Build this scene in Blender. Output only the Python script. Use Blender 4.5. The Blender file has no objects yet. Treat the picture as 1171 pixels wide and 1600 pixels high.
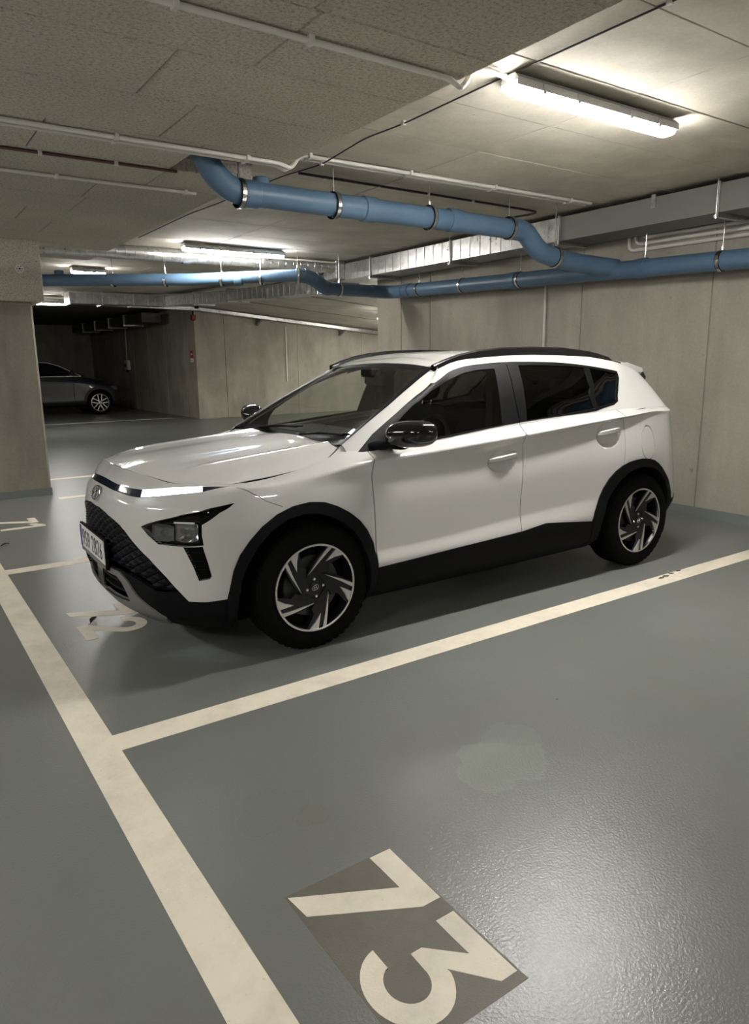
import bpy, bmesh, math, random
import numpy as np
from mathutils import Vector, Matrix
from mathutils.geometry import delaunay_2d_cdt

random.seed(7)
SC = bpy.context.scene
COL = SC.collection

# ------------------------------------------------------------------ camera
CAM_F, CAM_YAW, CAM_PITCH, CAM_ROLL = 1118.32, 0.9701, -0.2092, -0.0113
CAM_P = Vector((-0.598, -2.7257, 1.4418))
def make_camera():
    cd = bpy.data.cameras.new('camera'); co = bpy.data.objects.new('camera', cd); COL.objects.link(co)
    F = Vector((math.cos(CAM_PITCH)*math.cos(CAM_YAW), math.cos(CAM_PITCH)*math.sin(CAM_YAW), math.sin(CAM_PITCH)))
    R = Vector((math.sin(CAM_YAW), -math.cos(CAM_YAW), 0)); U = R.cross(F)
    r = math.cos(CAM_ROLL)*R + math.sin(CAM_ROLL)*U; u = -math.sin(CAM_ROLL)*R + math.cos(CAM_ROLL)*U
    M = Matrix((r, u, -F)).transposed().to_4x4(); M.translation = CAM_P
    co.matrix_world = M
    cd.sensor_fit = 'VERTICAL'; cd.sensor_height = 36.0; cd.sensor_width = 26.35
    cd.lens = CAM_F/1600.0*36.0
    cd.clip_start = 0.05; cd.clip_end = 200
    SC.camera = co
make_camera()

# ------------------------------------------------------------------ world, exposure
w = bpy.data.worlds.new('world'); SC.world = w; w.use_nodes = True
w.node_tree.nodes['Background'].inputs[0].default_value = (0.55, 0.58, 0.6, 1)
w.node_tree.nodes['Background'].inputs[1].default_value = 0.0
SC.view_settings.view_transform = 'Standard'; SC.view_settings.look = 'None'
SC.view_settings.exposure = 2.95; SC.view_settings.gamma = 1.0
SC.view_settings.use_curve_mapping = False
LAMP_POWER = 26.0          # radiance of the tube diffusers

# ------------------------------------------------------------------ helpers
def tag(o, label=None, cat=None, group=None, kind=None):
    if label: o['label'] = label
    if cat: o['category'] = cat
    if group: o['group'] = group
    if kind: o['kind'] = kind
    return o
def empty(name, loc=(0, 0, 0), rz=0.0):
    o = bpy.data.objects.new(name, None); COL.objects.link(o)
    o.location = loc; o.rotation_euler = (0, 0, rz); o.empty_display_size = .1
    return o
def link(name, me, parent=None, loc=None, rot=None):
    o = bpy.data.objects.new(name, me); COL.objects.link(o)
    if parent is not None: o.parent = parent
    if loc is not None: o.location = loc
    if rot is not None: o.rotation_euler = rot
    return o
def dup(o, parent=None):
    c = o.copy(); COL.objects.link(c)
    if parent is not None: c.parent = parent
    return c
def dup_tree(o, parent=None):
    c = dup(o, parent)
    for ch in list(o.children): dup_tree(ch, c)
    return c
class MB:
    """collects verts and faces, then links them as ONE mesh object"""
    def __init__(s): s.v = []; s.f = []; s.mi = []; s.cur = 0
    def add(s, vs, fs):
        b = len(s.v); s.v += [tuple(map(float, p)) for p in vs]
        for f in fs: s.f.append(tuple(b+i for i in f)); s.mi.append(s.cur)
        return s
    def box(s, x0, x1, y0, y1, z0, z1):
        return s.add([(x, y, z) for z in (z0, z1) for y in (y0, y1) for x in (x0, x1)],
                     [(0, 2, 3, 1), (4, 5, 7, 6), (0, 1, 5, 4), (2, 6, 7, 3), (0, 4, 6, 2), (1, 3, 7, 5)])
    def cbox(s, x0, x1, y0, y1, z0, z1, c):
        """box with chamfered vertical and horizontal edges"""
        X = (x0, x1); Y = (y0, y1); Z = (z0, z1); vs = []; idx = {}
        for i in (0, 1):
            for j in (0, 1):
                for k in (0, 1):
                    sx, sy, sz = (1, -1)[i], (1, -1)[j], (1, -1)[k]
                    for a in range(3):
                        p = [X[i]+sx*c, Y[j]+sy*c, Z[k]+sz*c]; p[a] = (X[i], Y[j], Z[k])[a]
                        idx[(i, j, k, a)] = len(vs); vs.append(p)
        q = idx; fs = []
        for k in (0, 1):
            f = [q[(0, 0, k, 2)], q[(1, 0, k, 2)], q[(1, 1, k, 2)], q[(0, 1, k, 2)]]; fs.append(f if k else f[::-1])
        for j in (0, 1):
            f = [q[(0, j, 0, 1)], q[(0, j, 1, 1)], q[(1, j, 1, 1)], q[(1, j, 0, 1)]]; fs.append(f if j else f[::-1])
        for i in (0, 1):
            f = [q[(i, 0, 0, 0)], q[(i, 1, 0, 0)], q[(i, 1, 1, 0)], q[(i, 0, 1, 0)]]; fs.append(f if i else f[::-1])
        for i in (0, 1):
            for j in (0, 1): fs.append([q[(i, j, 0, 0)], q[(i, j, 0, 1)], q[(i, j, 1, 1)], q[(i, j, 1, 0)]][::(1 if (i+j) % 2 else -1)])
        for i in (0, 1):
            for k in (0, 1): fs.append([q[(i, 0, k, 0)], q[(i, 0, k, 2)], q[(i, 1, k, 2)], q[(i, 1, k, 0)]][::(-1 if (i+k) % 2 else 1)])
        for j in (0, 1):
            for k in (0, 1): fs.append([q[(0, j, k, 1)], q[(0, j, k, 2)], q[(1, j, k, 2)], q[(1, j, k, 1)]][::(1 if (j+k) % 2 else -1)])
        for i in (0, 1):
            for j in (0, 1):
                for k in (0, 1): fs.append([q[(i, j, k, 0)], q[(i, j, k, 1)], q[(i, j, k, 2)]][::(1 if (i+j+k) % 2 else -1)])
        return s.add(vs, fs)
    def tube(s, pts, r, n=12, cap=True):
        pts = [Vector(p) for p in pts]; rs = r if hasattr(r, '__len__') else [r]*len(pts)
        T = []
        for i in range(len(pts)):
            a = pts[max(i-1, 0)]; b = pts[min(i+1, len(pts)-1)]; T.append((b-a).normalized())
        up = Vector((0, 0, 1)) if abs(T[0].z) < .9 else Vector((1, 0, 0))
        N = (up-T[0]*up.dot(T[0])).normalized(); vs = []
        for i, p in enumerate(pts):
            N = (N-T[i]*N.dot(T[i])).normalized(); B = T[i].cross(N)
            for k in range(n):
                a = 2*math.pi*k/n; vs.append(p+rs[i]*(math.cos(a)*N+math.sin(a)*B))
        fs = []
        for i in range(len(pts)-1):
            for k in range(n):
                k2 = (k+1) % n; fs.append((i*n+k, i*n+k2, (i+1)*n+k2, (i+1)*n+k))
        if cap: fs.append(tuple(range(n))[::-1]); fs.append(tuple((len(pts)-1)*n+k for k in range(n)))
        return s.add(vs, fs)
    def lathe(s, prof, n=32, axis='y', c=(0, 0, 0), a0=0, a1=2*math.pi, closed=False):
        """prof: (radius, axial) pairs"""
        full = abs(a1-a0-2*math.pi) < 1e-6; m = n if full else n+1; vs = []
        for (r, h) in prof:
            for k in range(m):
                a = a0+(a1-a0)*k/n; ca, sa = r*math.cos(a), r*math.sin(a)
                p = {'y': (ca, h, sa), 'z': (ca, sa, h), 'x': (h, ca, sa)}[axis]
                vs.append((p[0]+c[0], p[1]+c[1], p[2]+c[2]))
        fs = []; L = len(prof)
        for i in range(L if closed else L-1):
            i2 = (i+1) % L
            for k in range(n):
                k2 = (k+1) % m; fs.append((i*m+k, i*m+k2, i2*m+k2, i2*m+k))
        return s.add(vs, fs)
    def prism(s, poly, h0, h1, fn=lambda u, v, h: (u, v, h)):
        n = len(poly); vs = [fn(u, v, h0) for u, v in poly]+[fn(u, v, h1) for u, v in poly]
        fs = [tuple(range(n))[::-1], tuple(range(n, 2*n))]+[(i, (i+1) % n, n+(i+1) % n, n+i) for i in range(n)]
        return s.add(vs, fs)
    def rib(s, rings, close_u=True, cap=True):
        """loft through rings of equal length"""
        n = len(rings[0]); vs = [p for r in rings for p in r]; fs = []
        for i in range(len(rings)-1):
            for k in range(n if close_u else n-1):
                k2 = (k+1) % n; fs.append((i*n+k, i*n+k2, (i+1)*n+k2, (i+1)*n+k))
        if cap and close_u: fs.append(tuple(range(n))[::-1]); fs.append(tuple((len(rings)-1)*n+k for k in range(n)))
        return s.add(vs, fs)
    def build(s, name, mats, parent=None, smooth=None, fixn=True, loc=None, rot=None):
        me = bpy.data.meshes.new(name); me.from_pydata(s.v, [], s.f)
        if not isinstance(mats, (list, tuple)): mats = [mats]
        for m in mats: me.materials.append(m)
        if len(mats) > 1: me.polygons.foreach_set('material_index', s.mi)
        if fixn:
            bm = bmesh.new(); bm.from_mesh(me); bmesh.ops.recalc_face_normals(bm, faces=bm.faces); bm.to_mesh(me); bm.free()
        if smooth:
            me.polygons.foreach_set('use_smooth', [True]*len(me.polygons)); me.set_sharp_from_angle(angle=math.radians(smooth))
        me.update()
        return link(name, me, parent, loc, rot)

# ------------------------------------------------------------------ materials
def pmat(name, col, rough=.5, metal=0., spec=.5, coat=0., emis=None, estr=0., coat_rough=.05):
    m = bpy.data.materials.new(name); m.use_nodes = True; b = m.node_tree.nodes['Principled BSDF']
    b.inputs['Base Color'].default_value = (*col, 1); b.inputs['Roughness'].default_value = rough
    b.inputs['Metallic'].default_value = metal; b.inputs['Specular IOR Level'].default_value = spec
    b.inputs['Coat Weight'].default_value = coat; b.inputs['Coat Roughness'].default_value = coat_rough
    if emis: b.inputs['Emission Color'].default_value = (*emis, 1); b.inputs['Emission Strength'].default_value = estr
    return m
class NT:
    def __init__(s, m): s.t = m.node_tree; s.b = s.t.nodes['Principled BSDF']
    def n(s, typ, **kw):
        nd = s.t.nodes.new(typ)
        for k, v in kw.items():
            if k in ('blend_type', 'data_type', 'operation', 'noise_dimensions', 'feature', 'distance', 'interpolation'): setattr(nd, k, v)
            else: nd.inputs[k.replace('_', ' ')].default_value = v
        return nd
    def l(s, a, b): s.t.links.new(a, b)
    def coord(s, scale=(1, 1, 1), world=True):
        if world: src = s.t.nodes.new('ShaderNodeNewGeometry').outputs['Position']
        else: src = s.t.nodes.new('ShaderNodeTexCoord').outputs['Object']
        mp = s.t.nodes.new('ShaderNodeMapping'); mp.inputs['Scale'].default_value = scale; s.l(src, mp.inputs['Vector']); return mp.outputs[0]
    def noise(s, vec, scale, detail=4, rough=.55, dist=0.):
        nd = s.n('ShaderNodeTexNoise'); nd.inputs['Scale'].default_value = scale; nd.inputs['Detail'].default_value = detail
        nd.inputs['Roughness'].default_value = rough; nd.inputs['Distortion'].default_value = dist; s.l(vec, nd.inputs['Vector']); return nd.outputs['Fac']
    def ramp(s, fac, stops):
        r = s.t.nodes.new('ShaderNodeValToRGB'); e = r.color_ramp.elements
        while len(e) < len(stops): e.new(.5)
        for el, (p, c) in zip(e, stops):
            el.position = p; el.color = (*c, 1) if hasattr(c, '__len__') else (c, c, c, 1)
        s.l(fac, r.inputs[0]); return r.outputs[0]
    def mix(s, a, b, fac, mode='MIX'):
        nd = s.t.nodes.new('ShaderNodeMix'); nd.data_type = 'RGBA'; nd.blend_type = mode
        for q, (sock, v) in enumerate(((nd.inputs[6], a), (nd.inputs[7], b), (nd.inputs[0], fac))):
            if hasattr(v, 'node'): s.l(v, sock)
            elif hasattr(v, '__len__'): sock.default_value = (*v, 1)
            else: sock.default_value = v if q == 2 else (v, v, v, 1)
        return nd.outputs[2]
    def bump(s, h, strength=.3, dist=.01):
        b = s.t.nodes.new('ShaderNodeBump'); b.inputs['Strength'].default_value = strength; b.inputs['Distance'].default_value = dist
        s.l(h, b.inputs['Height']); s.l(b.outputs[0], s.b.inputs['Normal'])
    def col(s, c): s.l(c, s.b.inputs['Base Color'])
    def rough(s, c): s.l(c, s.b.inputs['Roughness'])

def concrete(name, base, streak=.5, bump=.15, dark=.6, vertical=True):
    m = pmat(name, base, .85, spec=.3); t = NT(m)
    sc = (1.2, 1.2, .35) if vertical else (1, 1, 1)
    n1 = t.noise(t.coord(sc), 2.4, 6, .62, .4); n2 = t.noise(t.coord(), 1.1, 5, .6); n3 = t.noise(t.coord(), 45, 3, .7)
    lo = tuple(c*dark for c in base); hi = tuple(min(1, c*1.2) for c in base)
    c = t.ramp(n1, [(.22, lo), (.5, base), (.8, hi)])
    c = t.mix(c, t.ramp(n2, [(.35, .72), (.6, 1.0)]), streak, 'MULTIPLY')
    c = t.mix(c, t.ramp(n3, [(.3, .8), (.6, 1.0)]), .5, 'MULTIPLY')
    # scattered air-hole specks
    v = t.n('ShaderNodeTexVoronoi'); v.inputs['Scale'].default_value = 5.5; t.l(t.coord(), v.inputs['Vector'])
    c = t.mix(c, t.ramp(v.outputs['Distance'], [(.02, .45), (.045, 1.0)]), .8, 'MULTIPLY')
    t.col(c); t.bump(n3, bump, .004)
    return m
M = {}
M['wall'] = concrete('wall_concrete', (.36, .335, .28), .4, dark=.80)
M['far_wall'] = concrete('far_wall_concrete', (.36, .33, .265), .7, dark=.66)
M['column'] = concrete('column_concrete', (.29, .265, .215), .6, .3, .70)
M['bare'] = concrete('bare_ceiling_concrete', (.56, .52, .435), .6, .1, .80, vertical=False)
M['slab'] = concrete('slab_concrete', (.10, .09, .07), .7, .1, .7, vertical=False)
def insulation():
    m = pmat('insulation_board', (.5, .46, .385), .95, spec=.1); t = NT(m)
    a = t.noise(t.coord(), 60, 4, .8); b = t.noise(t.coord(), 22, 3, .7); c = t.noise(t.coord(), 1.0, 3)
    k = t.ramp(a, [(.30, (.24, .215, .17)), (.48, (.56, .52, .435)), (.7, (.72, .68, .58))])
    k = t.mix(k, t.ramp(c, [(.3, .8), (.7, 1.05)]), .7, 'MULTIPLY'); t.col(k)
    t.bump(t.mix(a, b, .5), 1.0, .02); return m
M['insul'] = insulation()
def floor_mat():
    m = pmat('epoxy_floor', (.12, .13, .12), .3, spec=.5); t = NT(m)
    a = t.noise(t.coord(), .9, 5, .6, .6); f = t.noise(t.coord(), 120, 2, .6); g = t.noise(t.coord(), 2.5, 3, .5)
    c = t.ramp(a, [(.3, (.145, .151, .139)), (.55, (.160, .167, .155)), (.8, (.172, .181, .170))])
    c = t.mix(c, (.160, .163, .142), t.ramp(g, [(.45, 0.), (.75, .55)]))
    # dried puddle marks (a pale one near 1.1,-1.05; smaller ones by the lines)
    pos = t.t.nodes.new('ShaderNodeNewGeometry').outputs['Position']
    for (x, y, r, col, k) in ((1.10, -1.04, .19, (.19, .205, .175), .75), (.40, -.905, .075, (.14, .143, .115), .6), (.30, -.80, .13, (.145, .15, .12), .45), (.735, -1.58, .035, (.10, .10, .09), .6), (1.25, -.93, .13, (.185, .20, .17), .5)):
        wn = t.n('ShaderNodeTexNoise'); wn.inputs['Scale'].default_value = 7; wn.inputs['Detail'].default_value = 4; t.l(pos, wn.inputs['Vector'])
        sub = t.t.nodes.new('ShaderNodeVectorMath'); sub.operation = 'SUBTRACT'; t.l(pos, sub.inputs[0]); sub.inputs[1].default_value = (x, y, 0)
        sc = t.t.nodes.new('ShaderNodeVectorMath'); sc.operation = 'MULTIPLY'; t.l(sub.outputs[0], sc.inputs[0]); sc.inputs[1].default_value = (1/r, 1/(r*.8), 0)
        ln = t.t.nodes.new('ShaderNodeVectorMath'); ln.operation = 'LENGTH'; t.l(sc.outputs[0], ln.inputs[0])
        ad = t.n('ShaderNodeMath', operation='ADD'); t.l(ln.outputs['Value'], ad.inputs[0]); 
        mu = t.n('ShaderNodeMath', operation='MULTIPLY'); t.l(wn.outputs['Fac'], mu.inputs[0]); mu.inputs[1].default_value = 1.6; t.l(mu.outputs[0], ad.inputs[1])
        dv = t.n('ShaderNodeMath', operation='MULTIPLY'); t.l(ad.outputs[0], dv.inputs[0]); dv.inputs[1].default_value = .5
        mk = t.ramp(dv.outputs[0], [(0, k), (.80, k*.8), (.86, min(1, k*1.2)), (.89, 0)])
        c = t.mix(c, col, mk)
    sp = t.n('ShaderNodeTexVoronoi'); sp.inputs['Scale'].default_value = 2.6; t.l(t.coord(), sp.inputs['Vector'])
    c = t.mix(c, t.ramp(sp.outputs['Distance'], [(.012, .2), (.02, 1.)]), .9, 'MULTIPLY')
    t.col(c); t.rough(t.ramp(t.noise(t.coord(), 2.2, 4), [(.3, .28), (.7, .31)]))
    t.bump(f, .27, .0045)
    return m
M['floor'] = floor_mat()
def paint_mat(name, col):
    m = pmat(name, col, .5, spec=.4); t = NT(m)
    n = t.noise(t.coord(), 5, 6, .7); s = t.noise(t.coord(), 28, 4, .75)
    c = t.ramp(n, [(.3, tuple(k*.82 for k in col)), (.55, col), (.8, tuple(min(1, k*1.06) for k in col))])
    c = t.mix(c, t.ramp(s, [(.26, .6), (.36, 1.)]), .7, 'MULTIPLY'); t.col(c)
    t.bump(t.noise(t.coord(), 170, 2, .6), .25, .004); return m
M['line'] = paint_mat('cream_road_paint', (.74, .675, .55))
M['pad'] = paint_mat('brown_stencil_paint', (.135, .122, .095))
M['pad2'] = paint_mat('dark_stencil_paint', (.145, .152, .138))
M['kick'] = pmat('grey_skirting_paint', (.17, .182, .178), .45)
M['conduit'] = pmat('grey_conduit', (.62, .60, .55), .45)
M['cable'] = pmat('dark_cable', (.03, .022, .02), .6)
M['brown_cable'] = pmat('brown_cable', (.10, .045, .035), .6)
def pipe_mat():
    m = pmat('blue_pipe', (.075, .155, .27), .42, spec=.45); t = NT(m)
    t.col(t.ramp(t.noise(t.coord(), 5, 4, .6), [(.3, (.075, .135, .21)), (.7, (.095, .16, .245))])); return m
M['pipe'] = pipe_mat()
def galv_mat():
    m = pmat('galvanised_sheet', (.5, .5, .48), .32, metal=.85); t = NT(m)
    n = t.noise(t.coord(), 14, 5, .7)
    t.col(t.ramp(n, [(.3, (.36, .36, .34)), (.7, (.58, .58, .56))])); t.rough(t.ramp(n, [(.3, .25), (.7, .42)])); t.bump(n, .06, .01); return m
M['galv'] = galv_mat()
M['galv_dark'] = pmat('dull_duct_sheet', (.23, .225, .205), .55, metal=.45)
M['steel'] = pmat('bright_steel', (.6, .6, .58), .25, metal=1)
M['white_plastic'] = pmat('white_plastic', (.7, .69, .64), .45)
M['lamp_house'] = pmat('lamp_housing', (.45, .46, .45), .5)
M['lamp'] = pmat('tube_light', (.9, .9, .88), .4, emis=(1.0, .98, .935), estr=LAMP_POWER)
M['red'] = pmat('red_sign', (.42, .02, .025), .5)
M['dark_red'] = pmat('dark_red_plastic', (.16, .01, .02), .5)
M['sign_white'] = pmat('sign_white', (.75, .73, .68), .5)
# car
def car_paint():
    m = pmat('white_car_paint', (.53, .522, .495), .5, spec=.25, coat=1.0, coat_rough=.025); return m
M['paint'] = car_paint()
M['trim'] = pmat('matt_black_plastic', (.004, .004, .005), .65, spec=.12)
M['gloss'] = pmat('gloss_black', (.006, .006, .007), .08, spec=.5, coat=.5)
M['skid'] = pmat('silver_grey_plastic', (.15, .147, .14), .5)
M['disc_and_unlit_duct'] = pmat('brake_and_unlit_duct_steel', (.05, .05, .05), .45, metal=.5)
M['wtrim'] = pmat('satin_black_trim', (.004, .004, .0045), .5, spec=.16)
M['void'] = pmat('black_void', (.004, .004, .004), .9, spec=.1)
M['rubber'] = pmat('tyre_rubber', (.013, .013, .013), .75, spec=.3)
def tyre_mat():
    m = pmat('tyre_tread_rubber', (.003, .003, .003), .75, spec=.09); t = NT(m); t.bump(t.noise(t.coord(world=False), 60, 2), .3, .004); return m
M['tyre'] = tyre_mat()
M['alloy'] = pmat('machined_alloy', (.62, .61, .58), .33, metal=.75)
M['alloy_black'] = pmat('black_alloy', (.006, .006, .007), .3, spec=.4)
M['chrome'] = pmat('chrome', (.75, .75, .76), .1, metal=1)
M['plate'] = pmat('plate_white', (.62, .61, .58), .45)
M['plate_blue'] = pmat('plate_blue', (.02, .035, .22), .45)
M['ink'] = pmat('plate_ink', (.012, .012, .014), .5)
M['drl'] = pmat('daytime_light', (.9, .95, 1), .3, emis=(.86, .95, 1.0), estr=5.0)
M['drl_blue'] = pmat('light_bar_lens', (.012, .016, .03), .1, coat=.6)
M['seat'] = pmat('dark_seat_cloth', (.007, .007, .007), .9, spec=.1)
M['dash'] = pmat('dashboard_plastic', (.007, .007, .007), .7, spec=.15)
M['tail'] = pmat('tail_lens', (.25, .01, .01), .15, coat=.5)
M['blue_car'] = pmat('dark_blue_paint', (.016, .018, .024), .3, coat=.6)
M['blue_trim'] = pmat('dark_grey_cladding', (.02, .02, .022), .6)
def glass(name, tint, refl=1.0):
    m = bpy.data.materials.new(name); m.use_nodes = True; nt = m.node_tree; nt.nodes.clear()
    o = nt.nodes.new('ShaderNodeOutputMaterial'); mx = nt.nodes.new('ShaderNodeMixShader'); tr = nt.nodes.new('ShaderNodeBsdfTransparent')
    gl = nt.nodes.new('ShaderNodeBsdfGlossy'); fr = nt.nodes.new('ShaderNodeFresnel'); ge = nt.nodes.new('ShaderNodeNewGeometry'); ma = nt.nodes.new('ShaderNodeMapRange')
    ma.inputs['To Min'].default_value = 1.5; ma.inputs['To Max'].default_value = 1/1.5     # the sheet reads the same from both sides
    nt.links.new(ge.outputs['Backfacing'], ma.inputs['Value']); nt.links.new(ma.outputs[0], fr.inputs['IOR'])
    tr.inputs[0].default_value = (*tint, 1); gl.inputs['Roughness'].default_value = .02; gl.inputs[0].default_value = (refl, refl, refl, 1)
    nt.links.new(fr.outputs[0], mx.inputs[0]); nt.links.new(tr.outputs[0], mx.inputs[1]); nt.links.new(gl.outputs[0], mx.inputs[2]); nt.links.new(mx.outputs[0], o.inputs[0])
    return m
M['glass'] = glass('windscreen_glass', (.80, .83, .80))
M['glass_side'] = glass('side_glass', (.78, .80, .78))
M['glass_dark'] = glass('privacy_glass', (.09, .09, .09))
M['lens'] = glass('lamp_lens', (.85, .87, .88))
# ================================================================== THE SETTING
CEIL, INS = 2.80, 2.70        # bare soffit, underside of the insulation boards
WX = 5.484                    # face of the right wall
def struct(o): o['kind'] = 'structure'; return o
FLOOR = struct(MB().box(-9, 16, -10, 26, -.2, 0).build('floor', M['floor']))
CEILING = struct(MB().box(-9, 16, -10, 26, CEIL+.012, CEIL+.3).build('ceiling', M['slab']))
# --- bare soffit: formwork panels with fine open joints
pm = None
for i in range(-6, 24):
    y0 = -.74+i*.63
    for (x0, x1) in ((.3 if y0 > 6.9 else 1.80, 2.93), (2.93, 5.48)):
        o = MB().cbox(x0+.003, x1-.003, y0+.003, y0+.627, CEIL+random.uniform(-.002, .002), CEIL+.03, .003).build('ceiling_panel', M['bare'], CEILING)
# --- insulation boards under the aisle slab
for i in range(-6, 12):
    y0 = -.18+i*.6
    off = (0.94, 0.61, 0.915, .32, 1.2, .90)[i % 6]
    xs = [x for x in (off-6, off-4, off-2, off, off+2) if -4.8 < x < 1.6]
    xs = [-4.8]+xs+[1.81]
    for a, b in zip(xs[:-1], xs[1:]):
        if b-a < .15: continue
        # a notch is left round the waste pipe that comes down through the boards
        if i == 3 and a < 1.42 < b:
            MB().cbox(a+.0025, 1.20, y0+.0025, y0+.5975, INS, CEIL+.012, .005).build('insulation_board', M['insul'], CEILING)
            MB().cbox(1.20, b, y0+.0025, y0+.19, INS, CEIL+.012, .005).build('insulation_board', M['insul'], CEILING)
        elif i == 4 and a < 1.42 < b:
            MB().cbox(a+.0025, b-.0025, y0+.06, y0+.5975, INS, CEIL+.012, .005).build('insulation_board', M['insul'], CEILING)
        else:
            MB().cbox(a+.0025, b-.0025, y0+.0025, y0+.5975, INS+random.uniform(-.002, .002), CEIL+.012, .005).build('insulation_board', M['insul'], CEILING)
# --- right wall: cast panels, recessed joints, painted skirting
WALL_R = struct(MB().box(WX+.012, WX+.25, -10, 6.016, 0, CEIL).build('wall_right', M['wall']))
ys = [-10, -7.4, -5.4, -3.3, -1.9, -.48, .933, 2.347, 4.821, 5.45, 6.016]
for a, b in zip(ys[:-1], ys[1:]):
    MB().cbox(WX, WX+.03, a+.006, b-.006 if b < 6 else b, 0, CEIL, .004).build('wall_panel', M['wall'], WALL_R)
struct(MB().box(WX-.003, WX+.02, -10, 6.019, 0, .088).build('baseboard_right', M['kick']))
for y in (.99, 1.9, 3.3):                      # plugged tie holes
    MB().lathe([(0, -.004), (.016, -.004), (.02, 0)], 16, 'x', (WX+.001, y, .42)).build('tie_hole_plug', M['column'], WALL_R)
# --- far wall of the side bay and the wall running away on the left
WALL_F = struct(MB().box(6.225, 16, 15.112, 15.4, 0, 3).build('wall_far', M['far_wall']))
xs = [6.19, 6.98, 9.1, 11.2, 13.4, 16]
for a, b in zip(xs[:-1], xs[1:]):
    MB().cbox(a+.008, b-.008, 15.10, 15.13, .0, 2.85, .006).build('wall_panel', M['far_wall'], WALL_F)
WALL_S = struct(MB().box(6.202, 6.5, 15.14, 26, 0, CEIL+.2).build('wall_side', M['far_wall']))
ys = [15.1, 15.9, 17.4, 18.9, 20.4, 22.5, 26]
for a, b in zip(ys[:-1], ys[1:]):
    MB().cbox(6.19, 6.22, a+.008, b-.008, 0, CEIL, .006).build('wall_panel', M['far_wall'], WALL_S)
struct(MB().box(-9, 6.5, 25.6, 26, 0, CEIL).build('wall_back', M['far_wall']))
struct(MB().box(-9.3, -9, -10, 26, 0, CEIL).build('wall_left', M['wall']))
struct(MB().box(-9.3, 16, -10.3, -10, 0, CEIL).build('wall_front', M['wall']))
struct(MB().box(15.8, 16, 6, 15.4, 0, CEIL).build('wall_end', M['far_wall']))
struct(MB().box(WX+.032, 16, 5.8, 6.014, 0, CEIL).build('wall_return', M['wall']))
# sloping underside of the ramp over the side bay, with its downstand beam
b = MB()
b.add([(6.0, 6.016, 2.80), (15.9, 6.016, 1.90), (15.9, 15.1, 1.90), (6.0, 15.1, 2.80), (6.0, 6.016, 2.85), (15.9, 6.016, 2.85), (15.9, 15.1, 2.85), (6.0, 15.1, 2.85)],
      [(0, 1, 2, 3), (4, 7, 6, 5), (0, 4, 5, 1), (1, 5, 6, 2), (2, 6, 7, 3), (3, 7, 4, 0)])
RAMP = struct(b.build('ceiling_ramp', M['bare']))
for yy in (8.2, 10.4, 12.6):
    MB().add([(6.05, yy, 2.797), (15.8, yy, 1.911), (15.8, yy+.03, 1.911), (6.05, yy+.03, 2.797), (6.05, yy, 2.788), (15.8, yy, 1.902), (15.8, yy+.03, 1.902), (6.05, yy+.03, 2.788)],
             [(0, 1, 2, 3), (4, 7, 6, 5), (0, 4, 5, 1), (1, 5, 6, 2), (2, 6, 7, 3), (3, 7, 4, 0)]).build('board_mark', M['slab'], RAMP)
struct(MB().box(5.62, 6.0, 6.016, 15.1, 2.778, CEIL+.01).build('trim_beam', M['bare']))
# --- column with its insulated head
COLUMN = struct(MB().cbox(.20, .893, 5.86, 6.56, 0, 2.10, .022).build('column', M['column']))
MB().cbox(.10, 1.0, 5.765, 6.655, 2.085, INS+.005, .006).build('column_head', M['insul'], COLUMN)
MB().box(.197, .896, 5.857, 6.563, 0, .085).build('painted_skirting', M['kick'], COLUMN)
f = MB().lathe([(0, -.010), (.012, -.010), (.04, -.006), (.043, -.001), (.043, .002)], 24, 'y', (.79, 5.765, 2.408)).build('fixing_rosette', M['white_plastic'], COLUMN)
for k in range(6):
    a = k*math.pi/3
    MB().lathe([(0, -.0105), (.005, -.0105), (.005, -.005)], 10, 'y', (.79+.026*math.cos(a), 5.764, 2.408+.026*math.sin(a))).build('hole', M['void'], f)
MB().lathe([(0, -.013), (.009, -.013), (.009, -.005)], 12, 'y', (.79, 5.764, 2.408)).build('hole', M['void'], f)

# ================================================================== FLOOR MARKINGS (paint on the floor, 1 mm thick)
def fpoly(name, poly, mat, h=.0012):
    return MB().prism(poly, 0.0, h).build(name, mat, FLOOR)
AW, LW, BP = .132, .1328, 2.831
fpoly('aisle_line', [(-AW, -9.5), (0, -9.5), (0, 5.84), (-AW, 5.84)], M['line'], .0013)
for k in range(-3, 3):
    y = k*BP
    if k == 2: fpoly('bay_line', [(0.9, 5.5), (5.3, 5.5), (5.3, 5.63), (.9, 5.63)], M['line'])
    else: fpoly('bay_line', [(0, y-LW), (5.36, y-LW), (5.36, y), (0, y)], M['line'])
fpoly('bay_line', [(-1.0, 15.95), (5.8, 15.95), (5.8, 16.09), (-1.0, 16.09)], M['line'])
fpoly('bay_line', [(.35, 6.95), (5.3, 6.95), (5.3, 7.08), (.35, 7.08)], M['line'])
def arc(cu, cv, ru, rv, a0, a1, n=16):
    return [(cu+ru*math.cos(math.radians(a0+(a1-a0)*i/n)), cv+rv*math.sin(math.radians(a0+(a1-a0)*i/n))) for i in range(n+1)]
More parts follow.
